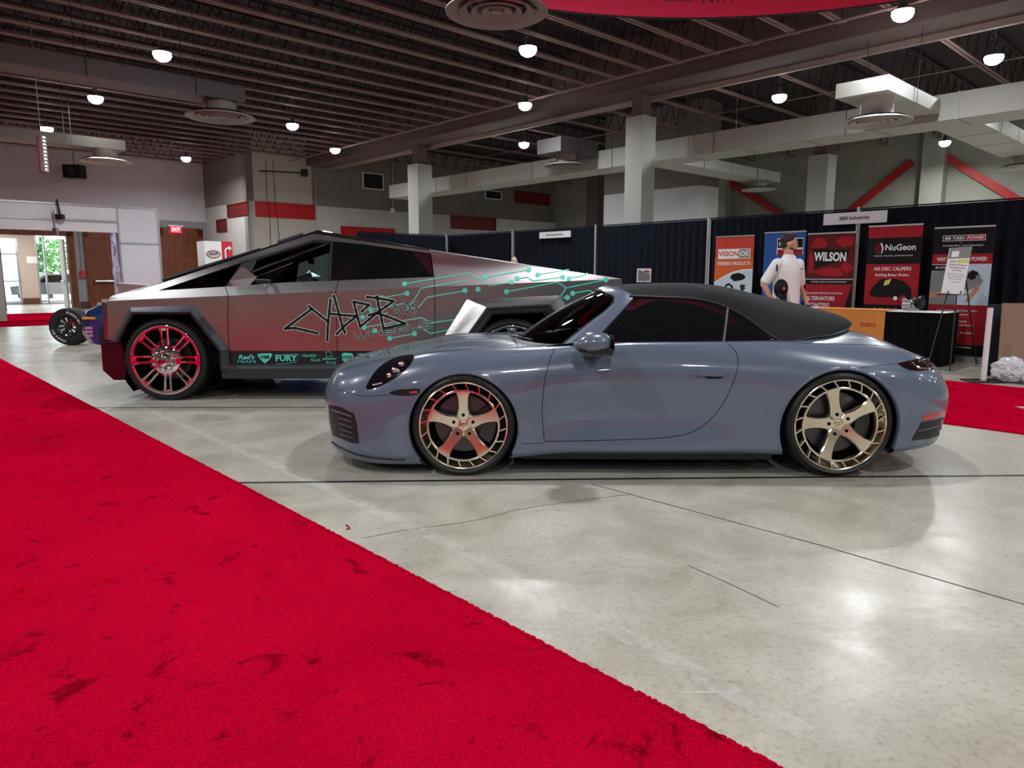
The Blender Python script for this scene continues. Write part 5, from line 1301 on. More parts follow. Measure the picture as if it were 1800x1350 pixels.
# easel with poster
e0 = gz(1669, 653); Ye = e0.y
r = thing('easel', 'thin black tripod easel in front of the turbo banner', 'easel')
apex = at(1690, 425, Ye+.35)
legs = [(at(1669, 655, Ye), 'leg'), (at(1628, 655, Ye-.0), 'leg'), (gz(1716, 640), 'leg')]
for p, nm in legs:
    p = Vector((p.x, p.y, .005)); q = MB(); q.tube([p, apex], .009, 6); q.build(nm, M_black, r)
fl = at(1660, 518, Ye+.12); fr = at(1682, 518, Ye+.12)
q = MB(); q.tube([fl+Vector((-.10, .02, 0)), fr+Vector((.14, .02, 0))], .008, 6)
for c in (fl, fr): q.tube([c, c+Vector((0, -.09, .02)), c+Vector((-.01, -.10, .055))], .007, 6)
q.build('ledge', M_black, r); rebase(r, Vector((e0.x, e0.y, 0)))
r = thing('poster_board', 'white notice board with small print leaning on the black easel', 'poster')
PW = [at(1655, 515, Ye+.04), at(1693, 518, Ye+.04), at(1709, 433, Ye+.20), at(1670, 436, Ye+.20)]
q = MB(); q.prism(PW, (0, .012, 0)); q.build('board', M_white, r)
pex = (PW[1]-PW[0]).normalized(); pey = (PW[3]-PW[0]).normalized(); pn = pex.cross(pey)
def pp_(u, v, d=.003): return PW[0].lerp(PW[1], u).lerp(PW[3].lerp(PW[2], u), v)+pn*d
q = MB(); q.prism([pp_(0, .76), pp_(1, .76), pp_(1, 1), pp_(0, 1)], pn*.001); q.build('printed_photo', M_gr, r)
q = MB(); q.prism([pp_(.12, .79, .005), pp_(.45, .79, .005), pp_(.45, .92, .005), pp_(.12, .92, .005)], pn*.001); q.build('printed_photo', M_wp, r)
q = MB(); q.prism([pp_(.45, .66, .005), pp_(.95, .66, .005), pp_(.95, .73, .005), pp_(.45, .73, .005)], pn*.001); q.build('printed_label', M_yel, r)
for k, (s, v, h, w_) in enumerate((('turbo power', .70, .035, .3), ('Quality remanufactured', .62, .03, .8), ('turbochargers and parts', .56, .03, .75), ('for trucks', .50, .03, .4), ('built to meet or exceed', .42, .018, .8), ('every original standard', .37, .018, .75), ('with new bearings', .32, .018, .6), ('and gaskets', .25, .018, .4))):
    text('printed_lettering', s, frame(pp_(.5 if k else .25, v, .006), pex, pey), h, mat('grey ink', (.15, .15, .16), .5), r, width=w_*(PW[1]-PW[0]).length, ext=.0004)
rebase(r, PW[0])
# small framed sign on a slim stand
fs = at(1132, 484, 12.2); r = thing('framed_sign', 'small white framed sign seen just above the black soft top', 'sign')
M_ = frame(fs, (1, 0, 0), (0, -.1, 1)); q = MB(); q.box((-.12, -.115, -.01), (.12, .115, .0), M_); q.build('frame', M_white, r)
q = MB(); q.add([M_ @ Vector(p) for p in ((-.10, -.095, .003), (.10, -.095, .003), (.10, .02, .003), (-.10, .095, .003))], [(0, 1, 2, 3)]); q.build('printed_picture', M_gr, r)
q = MB(); q.add([M_ @ Vector(p) for p in ((.0, .06, .005), (.095, .045, .005), (.095, .07, .005), (.0, .085, .005))], [(0, 1, 2, 3)]); q.build('printed_title', M_rb, r)
q = MB(); q.tube([fs+Vector((0, .02, -.10)), Vector((fs.x, fs.y+.03, .02))], .012, 8); q.build('post', M_black, r); q = MB(); q.zl([(0, .025), (.14, .02), (.15, 0), (0, 0)], 24, (fs.x, fs.y+.03, 0)); q.build('base', M_black, r); rebase(r, Vector((fs.x, fs.y+.03, 0)))
# right edge: post, cardboard, plastic wrap, dark partition
p = gz(1728, 671); r = thing('white_post', 'short white square post on a dark base beside the right red carpet', 'post')
hz_ = at(1728, 541, p.y).z
q = MB(); q.box((p.x-.025, p.y-.02, .02), (p.x+.025, p.y+.02, hz_)); q.build('upright', mat('pinkish white paint', (.74, .68, .69), .4), r); q = MB(); q.box((p.x-.20, p.y-.14, .001), (p.x+.20, p.y+.14, .02)); q.build('base_plate', M_black, r); rebase(r, Vector((p.x, p.y, 0)))
p = gz(1790, 668); ztop = at(1760, 533, p.y+.3).z
r_ = MB(); A0 = Vector((at(1746, 640, p.y+.15).x, p.y+.05, .02)); r_.prism([A0, A0+Vector((1.3, -.25, 0)), Vector((at(1762, 540, p.y+.3).x+1.3, p.y+.05, ztop)), Vector((at(1762, 540, p.y+.3).x, p.y+.30, ztop))], (.01, .03, 0))
tag(r_.build('cardboard_sheet', mat('brown cardboard', (.24, .15, .10), .75)), 'large brown cardboard sheet standing at the right edge of the frame', 'cardboard')
q = MB(); A1 = Vector((at(1737, 560, p.y+.45).x, p.y+.42, .0)); q.box(A1, A1+Vector((1.5, .05, at(1740, 535, p.y+.45).z))); tag(q.build('dark_partition', mat('navy partition', (.010, .016, .030), .7)), 'low navy partition behind the cardboard sheet', 'partition')
def crumple(c, r3, seed, m, name, label, cat):
    rnd = random.Random(seed); bm = bmesh.new(); bmesh.ops.create_icosphere(bm, subdivisions=5, radius=1)
    from mathutils import noise as mn
    for v in bm.verts:
        d = v.co.normalized(); k = 1+.22*mn.noise(d*2.2+Vector((seed, 0, 0)))+.20*abs(mn.noise(d*5+Vector((0, seed, 0))))+.10*abs(mn.noise(d*12)); v.co = Vector((d.x*r3[0], d.y*r3[1], d.z*r3[2]))*k
        if v.co.z < -r3[2]*.7: v.co.z = -r3[2]*.7
    me = bpy.data.meshes.new(name); bm.to_mesh(me); bm.free(); me.materials.append(m); o = bpy.data.objects.new(name, me); C.objects.link(o); o.location = (c[0], c[1], r3[2]*.7+.015); return tag(o, label, cat)
M_plas = mat('crumpled clear plastic', (.62, .62, .66), .12, spec=.8, coat=.5)
p = gz(1766, 671); crumple((p.x+.06, p.y, 0), (.20, .17, .16), 3, M_plas, 'plastic_wrap', 'crumpled heap of clear plastic wrap on the floor by the cardboard', 'plastic wrap')
p = gz(1795, 676); crumple((p.x+.16, p.y, 0), (.12, .10, .09), 8, M_plas, 'plastic_wrap', 'smaller end of crumpled clear plastic cut by the right frame edge', 'plastic wrap')
p = gz(1795, 719); q = MB(); q.box((p.x-.03, p.y-.05, .015), (p.x+.25, p.y+.05, .017)); tag(q.build('paper_scrap', M_skin2), 'small pinkish paper scrap on the right red carpet', 'paper')

# ================================================================ LEFT SIDE : portal, tower, lobby, signs
PA = 24.9
bL, bT0, bT1 = bpx(4, PA), bpx(213, PA), bpx(286, PA)
def zz(px, py, a): return on_a(px, py, a).z
zt_, zb_ = 3.38, 2.62
r = thing('entrance_portal', 'white exhibition portal with header beam over the lobby entrance', 'portal')
q = MB(); q.abox(PA, PA+.25, bL, bT0, zb_, zt_); q.build('header_beam', M_white, r)
q = MB(); q.abox(PA-.03, PA-.002, bL, bT0, zb_+.30, zb_+.36); q.build('header_trim', M_alu, r)
q = MB(); q.abox(PA-.03, PA-.0, bL, bT0, zt_-.0, zt_+.05); q.build('top_rail', M_alu, r)
q = MB(); q.abox(PA, PA+.22, bL-.35, bL, 0, zt_); q.build('side_leg', M_col, r); rebase(r, ab(PA, bL))
r = thing('panel_tower', 'tall white panel tower with a purple poster on its left face', 'panel tower')
q = MB(); q.abox(PA, PA+.9, bT0+.015, bT1, 0, zt_+.03); q.build('panels', mat('cool white panel', (.72, .73, .80), .45), r)
q = MB()
for bb in (bT0, bT1-.05): q.abox(PA-.02, PA+.0, bb, bb+.05, 0, zt_+.06)
q.abox(PA-.02, PA, bT0, bT1, 2.28, 2.33); q.abox(PA-.02, PA, bT0, bT1, zt_, zt_+.06); q.build('aluminium_frame', M_alu, r)
M_pur = mat('purple white poster', (.25, .22, .45), .4)
def _pur():
    m = M_pur; v = objco(m, (1, 1, 1.2)); lk(m, ramp(m, noise(m, 1.6, 3, .5, v, 1.5), [(.35, (.10, .09, .30)), (.5, (.65, .62, .80)), (.65, (.20, .18, .42))]), bs(m).inputs['Base Color'])
_pur()
q = MB(); q.abox(PA+.05, PA+.85, bT0-.012, bT0-.002, .4, 2.7); q.build('poster', M_pur, r); q = MB(); q.abox(PA+.05, PA+.85, bT0-.012, bT0-.002, 2.7, zt_-.03); q.build('poster_header', M_bk, r)
q = MB(); q.abox(PA+.25, PA+.65, bT0-.016, bT0-.0125, 2.85, 3.15); q.build('poster_mark', M_wp, r)
rebase(r, ab(PA, bT0))
# camera arm on header
c = on_a(105, 378, PA-.15); q = MB(); q.tube([c+Vector((-.05, 0, .45)), c+Vector((0, 0, .1)), c], .03, 8); q.box(c+Vector((-.12, -.08, -.12)), c+Vector((.10, .08, .02))); tag(q.build('camera_arm', M_black), 'black jointed arm with small camera in front of the white header', 'camera')
c = on_a(97, 400, PA-.15); q = MB(); q.tube([c+Vector((0, 0, .5)), c+Vector((0, 0, -.05))], .02, 8); q.box(c+Vector((-.06, -.06, -.2)), c+Vector((.06, .06, -.02))); tag(q.build('hanging_box', M_galv), 'small grey box on a rod hanging below the white header', 'sensor box')
# speaker and chrome pipe
c = on_a(131, 302, 31.6); r = thing('hanging_speaker', 'black loudspeaker box hung high on the pale left wall', 'loudspeaker'); q = MB(); q.box(c+Vector((-.32, -.22, -.24)), c+Vector((.32, .22, .24))); q.build('cabinet', M_black, r); q = MB(); q.zl([(0, 0), (.16, 0)], 24); q.v = [(c.x+x*.9, c.y-.23, c.z+y*.9) for x, y, z in q.v]; q.build('grille', mat('speaker cone', (.05, .06, .07), .4), r)
q = MB(); q.tube([c+Vector((0, 0, .28)), c+Vector((0, 0, 5.95-c.z))], .015, 6); q.build('bracket', M_black, r); rebase(r, c)
c = at(72, 240, 14.0); r = thing('hanging_pipe', 'crumpled chrome flexible pipe hanging from the ceiling at far left', 'pipe'); q = MB(); q.zl([(.075+.012*(k % 2), .66-k*.033) for k in range(21)], 16, (c.x, c.y, c.z-.66)); q.build('flexible_tube', mat('crinkled foil tube', (.6, .6, .62), .3, metal=.9), r); q = MB(); q.tube([(c.x, c.y, c.z-.05), (c.x, c.y, 6.0)], .006, 6); q.build('suspension_rod', M_galv, r); rebase(r, (c.x, c.y, c.z))
# exit sign, fire pull, pipes on wall
c = on_a(309, 404, W1A-.12); r = thing('exit_sign', 'small lit red EXIT sign above the right hand wooden door', 'exit sign'); q = MB(); q.box((-.22, -.13, -.03), (.22, .13, .03), frame(c, BV, (0, 0, 1))); q.build('housing', mat('exit red lit', (.5, .02, .05), .4, emis=(1, .03, .08), es=1.2), r)
q = MB(); q.box((-.30, .13, -.05), (.30, .20, .05), frame(c, BV, (0, 0, 1))); q.build('mount', M_white, r)
text('lettering', 'EXIT', frame(c-AV*.035, BV, (0, 0, 1)), .22, mat('exit letters', (.8, .6, .6), .5, emis=(1, .6, .65), es=1.5), r, bold=.02, width=.34); rebase(r, c)
c = on_a(146, 482, W1A-.06); q = MB(); q.box((-.09, -.14, -.04), (.09, .14, .04), frame(c, BV, (0, 0, 1))); o = tag(q.build('fire_pull', mat('fire red', (.5, .03, .04), .4)), 'small red fire alarm box on the grey wall between the doorways', 'alarm box')
q = MB(); q.tube([c+Vector((0, -.0, .14)), on_a(140, 408, W1A-.04)], .015, 6); tag(q.build('conduit', M_galv), 'thin grey conduit running up from the red alarm box', 'conduit')
c = on_a(204, 478, W1A-.08); q = MB(); q.box((-.12, -.14, -.005), (.12, .14, .005), frame(c, BV, (0, 0, 1))); tag(q.build('door_notice', M_white), 'white paper notice on the middle wooden door', 'notice')
# kiosk sign
ka0 = 22.0
r = thing('sign_tower', 'square sign tower with a white face and a red arrow face, above the truck windscreen', 'sign')
k0, k1 = bpx(362, ka0), bpx(392, ka0); zk = zz(377, 424, ka0)
q = MB(); q.abox(ka0, ka0+.6, k0, k1, 0, zk); q.build('white_face', M_white, r); k2 = bpx(411, ka0)
q = MB(); q.abox(ka0, ka0+.6, k1, k2, 0, zk); q.build('red_face', mat('sign red', (.55, .02, .04), .5), r)
cm = ab(ka0-.01, (k0+k1)/2, zk-.38); q = MB(); q.tube([cm+BV*.2*math.cos(t)+Vector((0, 0, .10*math.sin(t))) for t in [2*PI*k/24 for k in range(24)]], .012, 5, closed=True); q.build('logo_ring', M_rb, r); text('lettering', 'SHOW', frame(cm, BV, (0, 0, 1)), .13, M_ink, r, width=.28, bold=.02)
cm = ab(ka0-.012, (k1+k2)/2, zk-.38); q = MB(); q.tube([cm+Vector((0, 0, -.28))+BV*.08, cm+Vector((0, 0, -.22))-BV*.06, cm+Vector((0, 0, .12))-BV*.06, cm+Vector((0, 0, .18)), cm+BV*.06+Vector((0, 0, .18))], .025, 6); q.add([cm+BV*.05+Vector((0, 0, .10)), cm+BV*.14+Vector((0, 0, .18)), cm+BV*.05+Vector((0, 0, .26))], [(0, 1, 2)]); q.build('arrow', M_wp, r)
rebase(r, ab(ka0, k0))
# cables and drop pipe on taupe wall
q = MB(); q.tube([on_a(690, 280, W3A-.06), on_a(690, 366, W3A-.06)], .025, 6); q.box(on_a(690, 370, W3A-.1)-Vector((.09, .02, .09)), on_a(690, 370, W3A-.1)+Vector((.09, .02, .09))); tag(q.build('drop_conduit', M_pole), 'pale conduit with junction box dropping down the taupe wall', 'conduit')
q = MB(); q.tube([on_a(x, y, W3A-.05) for x, y in ((468, 282), (469, 340), (475, 385), (476, 440))], .010, 5); tag(q.build('wall_cable', M_black), 'thin dark cable hanging down the pale wall across the red niche, left one', 'cable')
q = MB(); q.tube([on_a(x, y, W3A-.05) for x, y in ((480, 282), (483, 340), (488, 385), (492, 430))], .010, 5); tag(q.build('wall_cable', M_black), 'thin dark cable hanging down the pale wall across the red niche, right one', 'cable')
q = MB(); q.tube([on_a(554, 280, W3A-.05), on_a(555, 430, W3A-.05)], .018, 6); tag(q.build('wall_conduit', M_galv), 'straight vertical conduit at the right end of the long red niche', 'conduit')
q = MB(); q.tube([on_a(455, 300, W3A-.5), on_a(532, 304, W3A-.5)], .03, 6); q.box(on_a(535, 304, W3A-.5)-Vector((.12, .1, .14)), on_a(535, 304, W3A-.5)+Vector((.12, .1, .14))); tag(q.build('antenna_arm', M_black), 'black arm with small box at its tip near the ceiling of the pale wall', 'antenna')

# lobby and outdoors
LA = W1A+6.5
M_beige = mat('lobby beige', (.50, .40, .34), .7)
q = MB(); l0, l1 = bpx(36, LA), bpx(66, LA); q.abox(LA, LA+.2, l0, l1, .0, 3.6); q.abox(LA, LA+.2, -13.9, bpx(-30, LA), 0, 3.6); q.abox(LA, LA+.2, -13.9, l0, 2.95, 3.6); struct(q.build('wall_lobby', M_beige))
q = MB(); q.abox(W1A+.35, LA+.2, -13.9, W2B, 3.6, 3.8); struct(q.build('ceiling_lobby', M_white))
q = MB(); q.abox(W1A+.35, LA, bpx(125, W1A)+2.6, bpx(125, W1A)+2.8, 0, 3.6); struct(q.build('wall_lobby_side', M_beige))
q = MB(); q.abox(LA-.03, LA, l0, l1, 0, .28); struct(q.build('baseboard_lobby', M_base))
fr = MB(); w0_, w1_ = bpx(-28, LA), l0
for bb in (w0_, w1_-.10): fr.abox(LA, LA+.08, bb, bb+.10, 0, 2.9)
for z in (0, 2.2, 2.85): fr.abox(LA, LA+.08, w0_, w1_, z, z+.10)
fr.abox(LA-.05, LA, w0_, w1_, 1.02, 1.08); fo = struct(fr.build('door_4', M_alu))
q = MB(); q.abox(LA+.03, LA+.045, w0_, w1_, .1, 2.85); o = q.build('glass_pane', M_clear, fo)
fr = MB(); v0, v1 = l1, bpx(125, W1A)+2.6
for bb in (v0, bpx(80, LA), v1-.1): fr.abox(LA, LA+.08, bb, bb+.07, 0, 3.6)
fr.abox(LA, LA+.08, v0, v1, 0, .06); fo = struct(fr.build('window_1', M_alu))
q = MB(); q.abox(LA+.03, LA+.04, v0, bpx(80, LA), .1, 3.5); q.build('glass_pane', M_clear, fo)
dl = MB(); d0 = bpx(116, W1A); dl.abox(W1A+.4, W1A+1.1, oR-.10, oR-.03, .02, oT-.1); o = struct(dl.build('door_5', M_white))
q = MB(); c = ab(W1A+.9, oR-.14, 1.08); q.tube([c-AV*.4, c+AV*.15], .03, 6); q.build('push_bar', M_alu, o)
c = on_a(56, 457, LA-.02); q = MB(); q.box((-.2, -.16, 0), (.2, .16, .01), frame(c, BV, (0, 0, 1))); tag(q.build('wall_sign', M_white), 'small pale room sign on the beige lobby wall', 'sign')
q = MB(); q.abox(LA+.25, 75, -30, 30, .001, .006); struct(q.build('ground_outside', mat('bright paving', (.72, .71, .68), .8)))
L = bpy.data.lights.new('lobby_lamp', 'AREA'); L.shape = 'RECTANGLE'; L.size = 4; L.size_y = 2; L.energy = 260; lo = bpy.data.objects.new('lobby_lamp', L); C.objects.link(lo); p = ab(W1A+3.5, (oL+oR)/2, 3.55); lo.location = p
# tree and parked car outside
def tree(c, h, label, seed):
    r = thing('street_tree', label, 'tree'); q = MB(); q.tube([c, c+Vector((.1, 0, h*.5))], [.14, .09], 8); q.build('trunk', M_base, r)
    rnd = random.Random(seed); q = MB()
    for k in range(900):
        d = Vector((rnd.gauss(0, 1), rnd.gauss(0, 1), rnd.gauss(0, .8))).normalized()*rnd.uniform(.5, 1)*h*.36; p = c+Vector((.1, 0, h*.62))+d; a_ = Vector((rnd.gauss(0, 1), rnd.gauss(0, 1), rnd.gauss(0, 1))).normalized()*.16; b_ = a_.cross(Vector((rnd.random(), rnd.random(), 1))).normalized()*.10
        q.add([p-a_, p+b_, p+a_, p-b_], [(0, 1, 2, 3)])
    q.build('foliage', mat('leaf green', (.28, .55, .22), .6), r, recalc=False); rebase(r, c)
c = on_a(85, 480, LA+9); c.z = 0; tree(c, 3.6, 'sunlit green tree outside beyond the open lobby door', 5)
c = on_a(98, 480, LA+4.5); c.z = 0; r = thing('parked_car', 'pale parked car outside in the glare beyond the open doorway', 'car'); M_pc = mat('pale car paint', (.6, .62, .66), .3, coat=1)
prof = [(-2.1, .35), (-2.15, .75), (-1.2, .92), (-.6, 1.38), (.7, 1.42), (1.5, .98), (2.1, .9), (2.15, .35)]
q = MB(); MC = Matrix.Translation(c) @ Matrix.Rotation(ROT, 4, 'Z'); q.prism([MC @ Vector((x, -.85, z)) for x, z in prof], MC.to_3x3() @ Vector((0, 1.7, 0))); q.build('body', M_pc, r)
q = MB(); q.prism([MC @ Vector((x, -.86, z)) for x, z in ((-1.0, .95), (-.5, 1.32), (.65, 1.34), (1.25, .97))], MC.to_3x3() @ Vector((0, 1.72, 0))); q.build('windows', M_glass, r)
for x in (-1.3, 1.3):
    for y in (-.87, .70): q = MB(); q.lathe([(0, 0), (.2, .0), (.32, .02), (.32, .15), (0, .17)], 24, MC @ Matrix.Translation((x, y, .32))); q.build('wheel', M_rubber, r)
rebase(r, c)

# ================================================================ HOT ROD AND BLUE CAR BEHIND THE TRUCK
wc = gz(120, 607); WY = wc.y; WR = .35
r = thing('hot_rod', 'hot rod with white lettered slick tyre and silver air scoop, behind the truck nose', 'car')
def rod_wheel(x, y, s, lettered):
    wr = bpy.data.objects.new('wheel', None); C.objects.link(wr); wr.parent = r
    M = Matrix(((1, 0, 0, x), (0, s, 0, y), (0, 0, 1, WR), (0, 0, 0, 1))); rr = .19
    q = MB(); q.lathe([(rr, .03), (rr+.01, 0), (WR-.05, -.015), (WR-.015, .0), (WR, .04), (WR, .26), (WR-.03, .31), (rr, .30)], 56, M); ty = q.build('tyre', M_rubber2, wr, 40)
    q = MB(); q.lathe([(rr, .02), (rr-.01, .0), (rr-.02, .02), (rr-.03, .28), (rr, .30)], 48, M)
    q.build('rim', M_chrome, wr, 40)
    for k in range(10):
        t0 = 2*PI*k/10; q = MB(); q.hexa([M @ Vector((a_*math.cos(t), yy, a_*math.sin(t))) for yy in (.05, .08) for a_, t in ((.06, t0), (rr-.02, t0+.1), (rr-.02, t0+.36), (.06, t0+.28))]); q.build('spoke', M_black, wr)
    q = MB(); q.lathe([(0, .03), (.06, .035), (.07, .08)], 20, M); q.build('hub', M_black, wr, 40)
    if lettered:
        for st0 in (78, 258):
            cs = st0
            for ch, adv in zip('Hoosier', (14, 11, 11, 10, 7, 11, 10)):
                t = math.radians(cs); rm = .275; p = M @ Vector((rm*math.cos(t), -.012, rm*math.sin(t))); text('tyre_lettering', ch, frame(p, (math.sin(t), 0, -math.cos(t)), (math.cos(t), 0, math.sin(t))), .085, M_wp, ty, bold=.01); cs -= adv*1.0
rod_wheel(wc.x, WY, 1, True); rod_wheel(wc.x, WY+1.9, -1, False); rod_wheel(wc.x+2.9, WY-.05, 1, False); rod_wheel(wc.x+2.9, WY+2.0, -1, False)
M_mint = mat('mint paint', (.25, .62, .48), .3, coat=.6)
q = MB(); q.tube([(wc.x+.1, WY+.2, .35), (wc.x+.1, WY+1.7, .35)], .035, 10); q.build('front_axle', M_chrome, r, 50)
q = MB(); q.prism([(wc.x+.25, WY+.62, .38), (wc.x+.25, WY+.62, .55), (wc.x+.55, WY+.62, .86), (wc.x+2.3, WY+.62, .95), (wc.x+3.3, WY+.62, .9), (wc.x+3.4, WY+.62, .4)], (0, .75, 0)); q.build('body', M_mint, r)
for yy in (WY+.30,):
    q = MB(); q.tube([(wc.x+.42+.0*k, yy, .40+.0*k) for k in (0, 1)], .02, 8) if False else None
    for k in range(6): q.lathe([(.062, 0), (.062, .02), (.045, .03), (.045, 0)], 16, Matrix.Translation((wc.x+.36+.018*k, yy, .50+.040*k)) @ Matrix.Rotation(PI/2, 4, 'X'), True)
    q.tube([(wc.x+.34, yy, .45), (wc.x+.50, yy, .80)], .03, 10); q.build('coilover_shock', M_chrome, r, 50)
# engine and scoop
sX0 = at(203, 497, WY+.8).x; sz = at(210, 497, WY+.8).z; ey = WY+1.0
q = MB(); q.box((sX0+.05, ey-.28, .75), (sX0+.75, ey+.28, sz-.32)); q.build('engine_block', M_iron, r)
q = MB()
for k in range(4): q.box((sX0+.12+.15*k, ey-.30, sz-.32), (sX0+.2+.15*k, ey+.30, sz-.22))
q.build('carburettor', M_chrome, r)
q = MB(); a_ = [(sX0, sz), (sX0+.62, sz-.05), (sX0+.72, sz-.10), (sX0+.60, sz-.24), (sX0+.14, sz-.24)]; q.prism([(x, ey-.24, z) for x, z in a_], (0, .48, 0)); q.build('air_scoop', mat('satin scoop metal', (.50, .46, .47), .35, metal=.9), r)
rebase(r, Vector((wc.x+1.5, WY+1.0, 0)))
r = thing('blue_sedan', 'deep blue car with amber marker lamp mostly hidden behind the steel truck', 'car')
bx = at(160, 600, 11.35).x-.30; M_blue = mat('deep blue paint', (.006, .028, .13), .15, coat=1.)
pr = [(0, .36), (.02, .60), (.10, .76), (.35, .86), (1.1, .93), (1.75, 1.22), (2.6, 1.27), (3.3, 1.05), (4.0, .95), (4.1, .5), (4.0, .22), (.35, .12), (.12, .18)]
q = MB(); G = []
for k in range(13):
    v = k/12*2-1; y = 12.15+.82*math.copysign(abs(v)**.8, v); sh = (abs(v)**4)
    G.append([Vector((bx+x+ (.25*sh if x < 1 else -.2*sh if x > 3.5 else .12*sh), y, z-(.10*sh if z > .5 else -.05*sh))) for x, z in pr+[pr[0]]])
q.grid(G); q.add(G[0][:-1], [tuple(range(len(pr)))]); q.add(G[-1][:-1], [tuple(range(len(pr)))]); q.build('body', M_blue, r, 35)
q = MB(); q.box((bx+.22, 11.30, .62), (bx+.42, 11.36, .655)); q.build('marker_lamp', mat('amber lamp', (.8, .30, .02), .3), r)
q = MB()
for z in (.34, .40, .46): q.box((bx+.24, 11.315, z), (bx+.36, 11.325, z+.04))
q.build('sponsor_stickers', mat('pink sticker', (.45, .20, .32), .5), r)
for x in (.75, 3.2):
    for y, s in ((11.33, 1), (12.97, -1)):
        q = MB(); q.lathe([(0, .0), (.2, .0), (.21, -.01), (.31, .0), (.32, .03), (.32, .2), (0, .2)], 32, Matrix(((1, 0, 0, bx+x), (0, s, 0, y), (0, 0, 1, .32), (0, 0, 0, 1)))); q.build('wheel', M_rubber, r, 40)
q = MB(); q.tube([(bx+2.6, 11.75, 1.30), (bx+3.0, 11.75, 1.36)], .03, 8); q.tube([(bx+2.9, 11.75, 1.30), (bx+3.05, 11.75, 1.42)], .02, 8); q.build('chrome_trim', M_chrome, r, 50); rebase(r, Vector((bx+2, 12.15, 0)))

# ================================================================ PEOPLE
def vox(q, name, m, parent, size, sm=4, angle=180):
    o = q.build('tmp', m, None, None, merge=1e-6); md = o.modifiers.new('r', 'REMESH'); md.mode = 'VOXEL'; md.voxel_size = size; md.use_smooth_shade = True
    s = o.modifiers.new('s', 'SMOOTH'); s.iterations = sm; s.factor = .5
    bpy.context.view_layer.update(); dg = bpy.context.evaluated_depsgraph_get(); me = bpy.data.meshes.new_from_object(o.evaluated_get(dg)); me.name = name
    bpy.data.objects.remove(o); n = bpy.data.objects.new(name, me); C.objects.link(n); n.parent = parent; me.materials.clear(); me.materials.append(m)
    me.polygons.foreach_set('use_smooth', [True]*len(me.polygons)); return n
def cap(q, a_, b_, r0, r1, n=14):           # tapered capsule
    a_, b_ = Vector(a_), Vector(b_); d = b_-a_; L = d.length; d.normalize(); pts = []; rs = []
    for k in range(5): t = PI/2*k/4; pts.append(a_-d*r0*math.cos(t)); rs.append(max(.001, r0*math.sin(t)))
    for k in range(1, 6): t = PI/2*k/5; pts.append(b_+d*r1*math.sin(t)); rs.append(max(.001, r1*math.cos(t)))
    q.tube(pts, rs, n)
def torso(q, st_):
    n = 28; q.grid([[Vector((rx*math.cos(2*PI*k/n), ry*math.sin(2*PI*k/n), z)) for k in range(n+1)] for z, rx, ry in st_])
    for z, rx, ry in (st_[0], st_[-1]): q.add([(rx*math.cos(2*PI*k/n), ry*math.sin(2*PI*k/n), z) for k in range(n)], [tuple(range(n))])
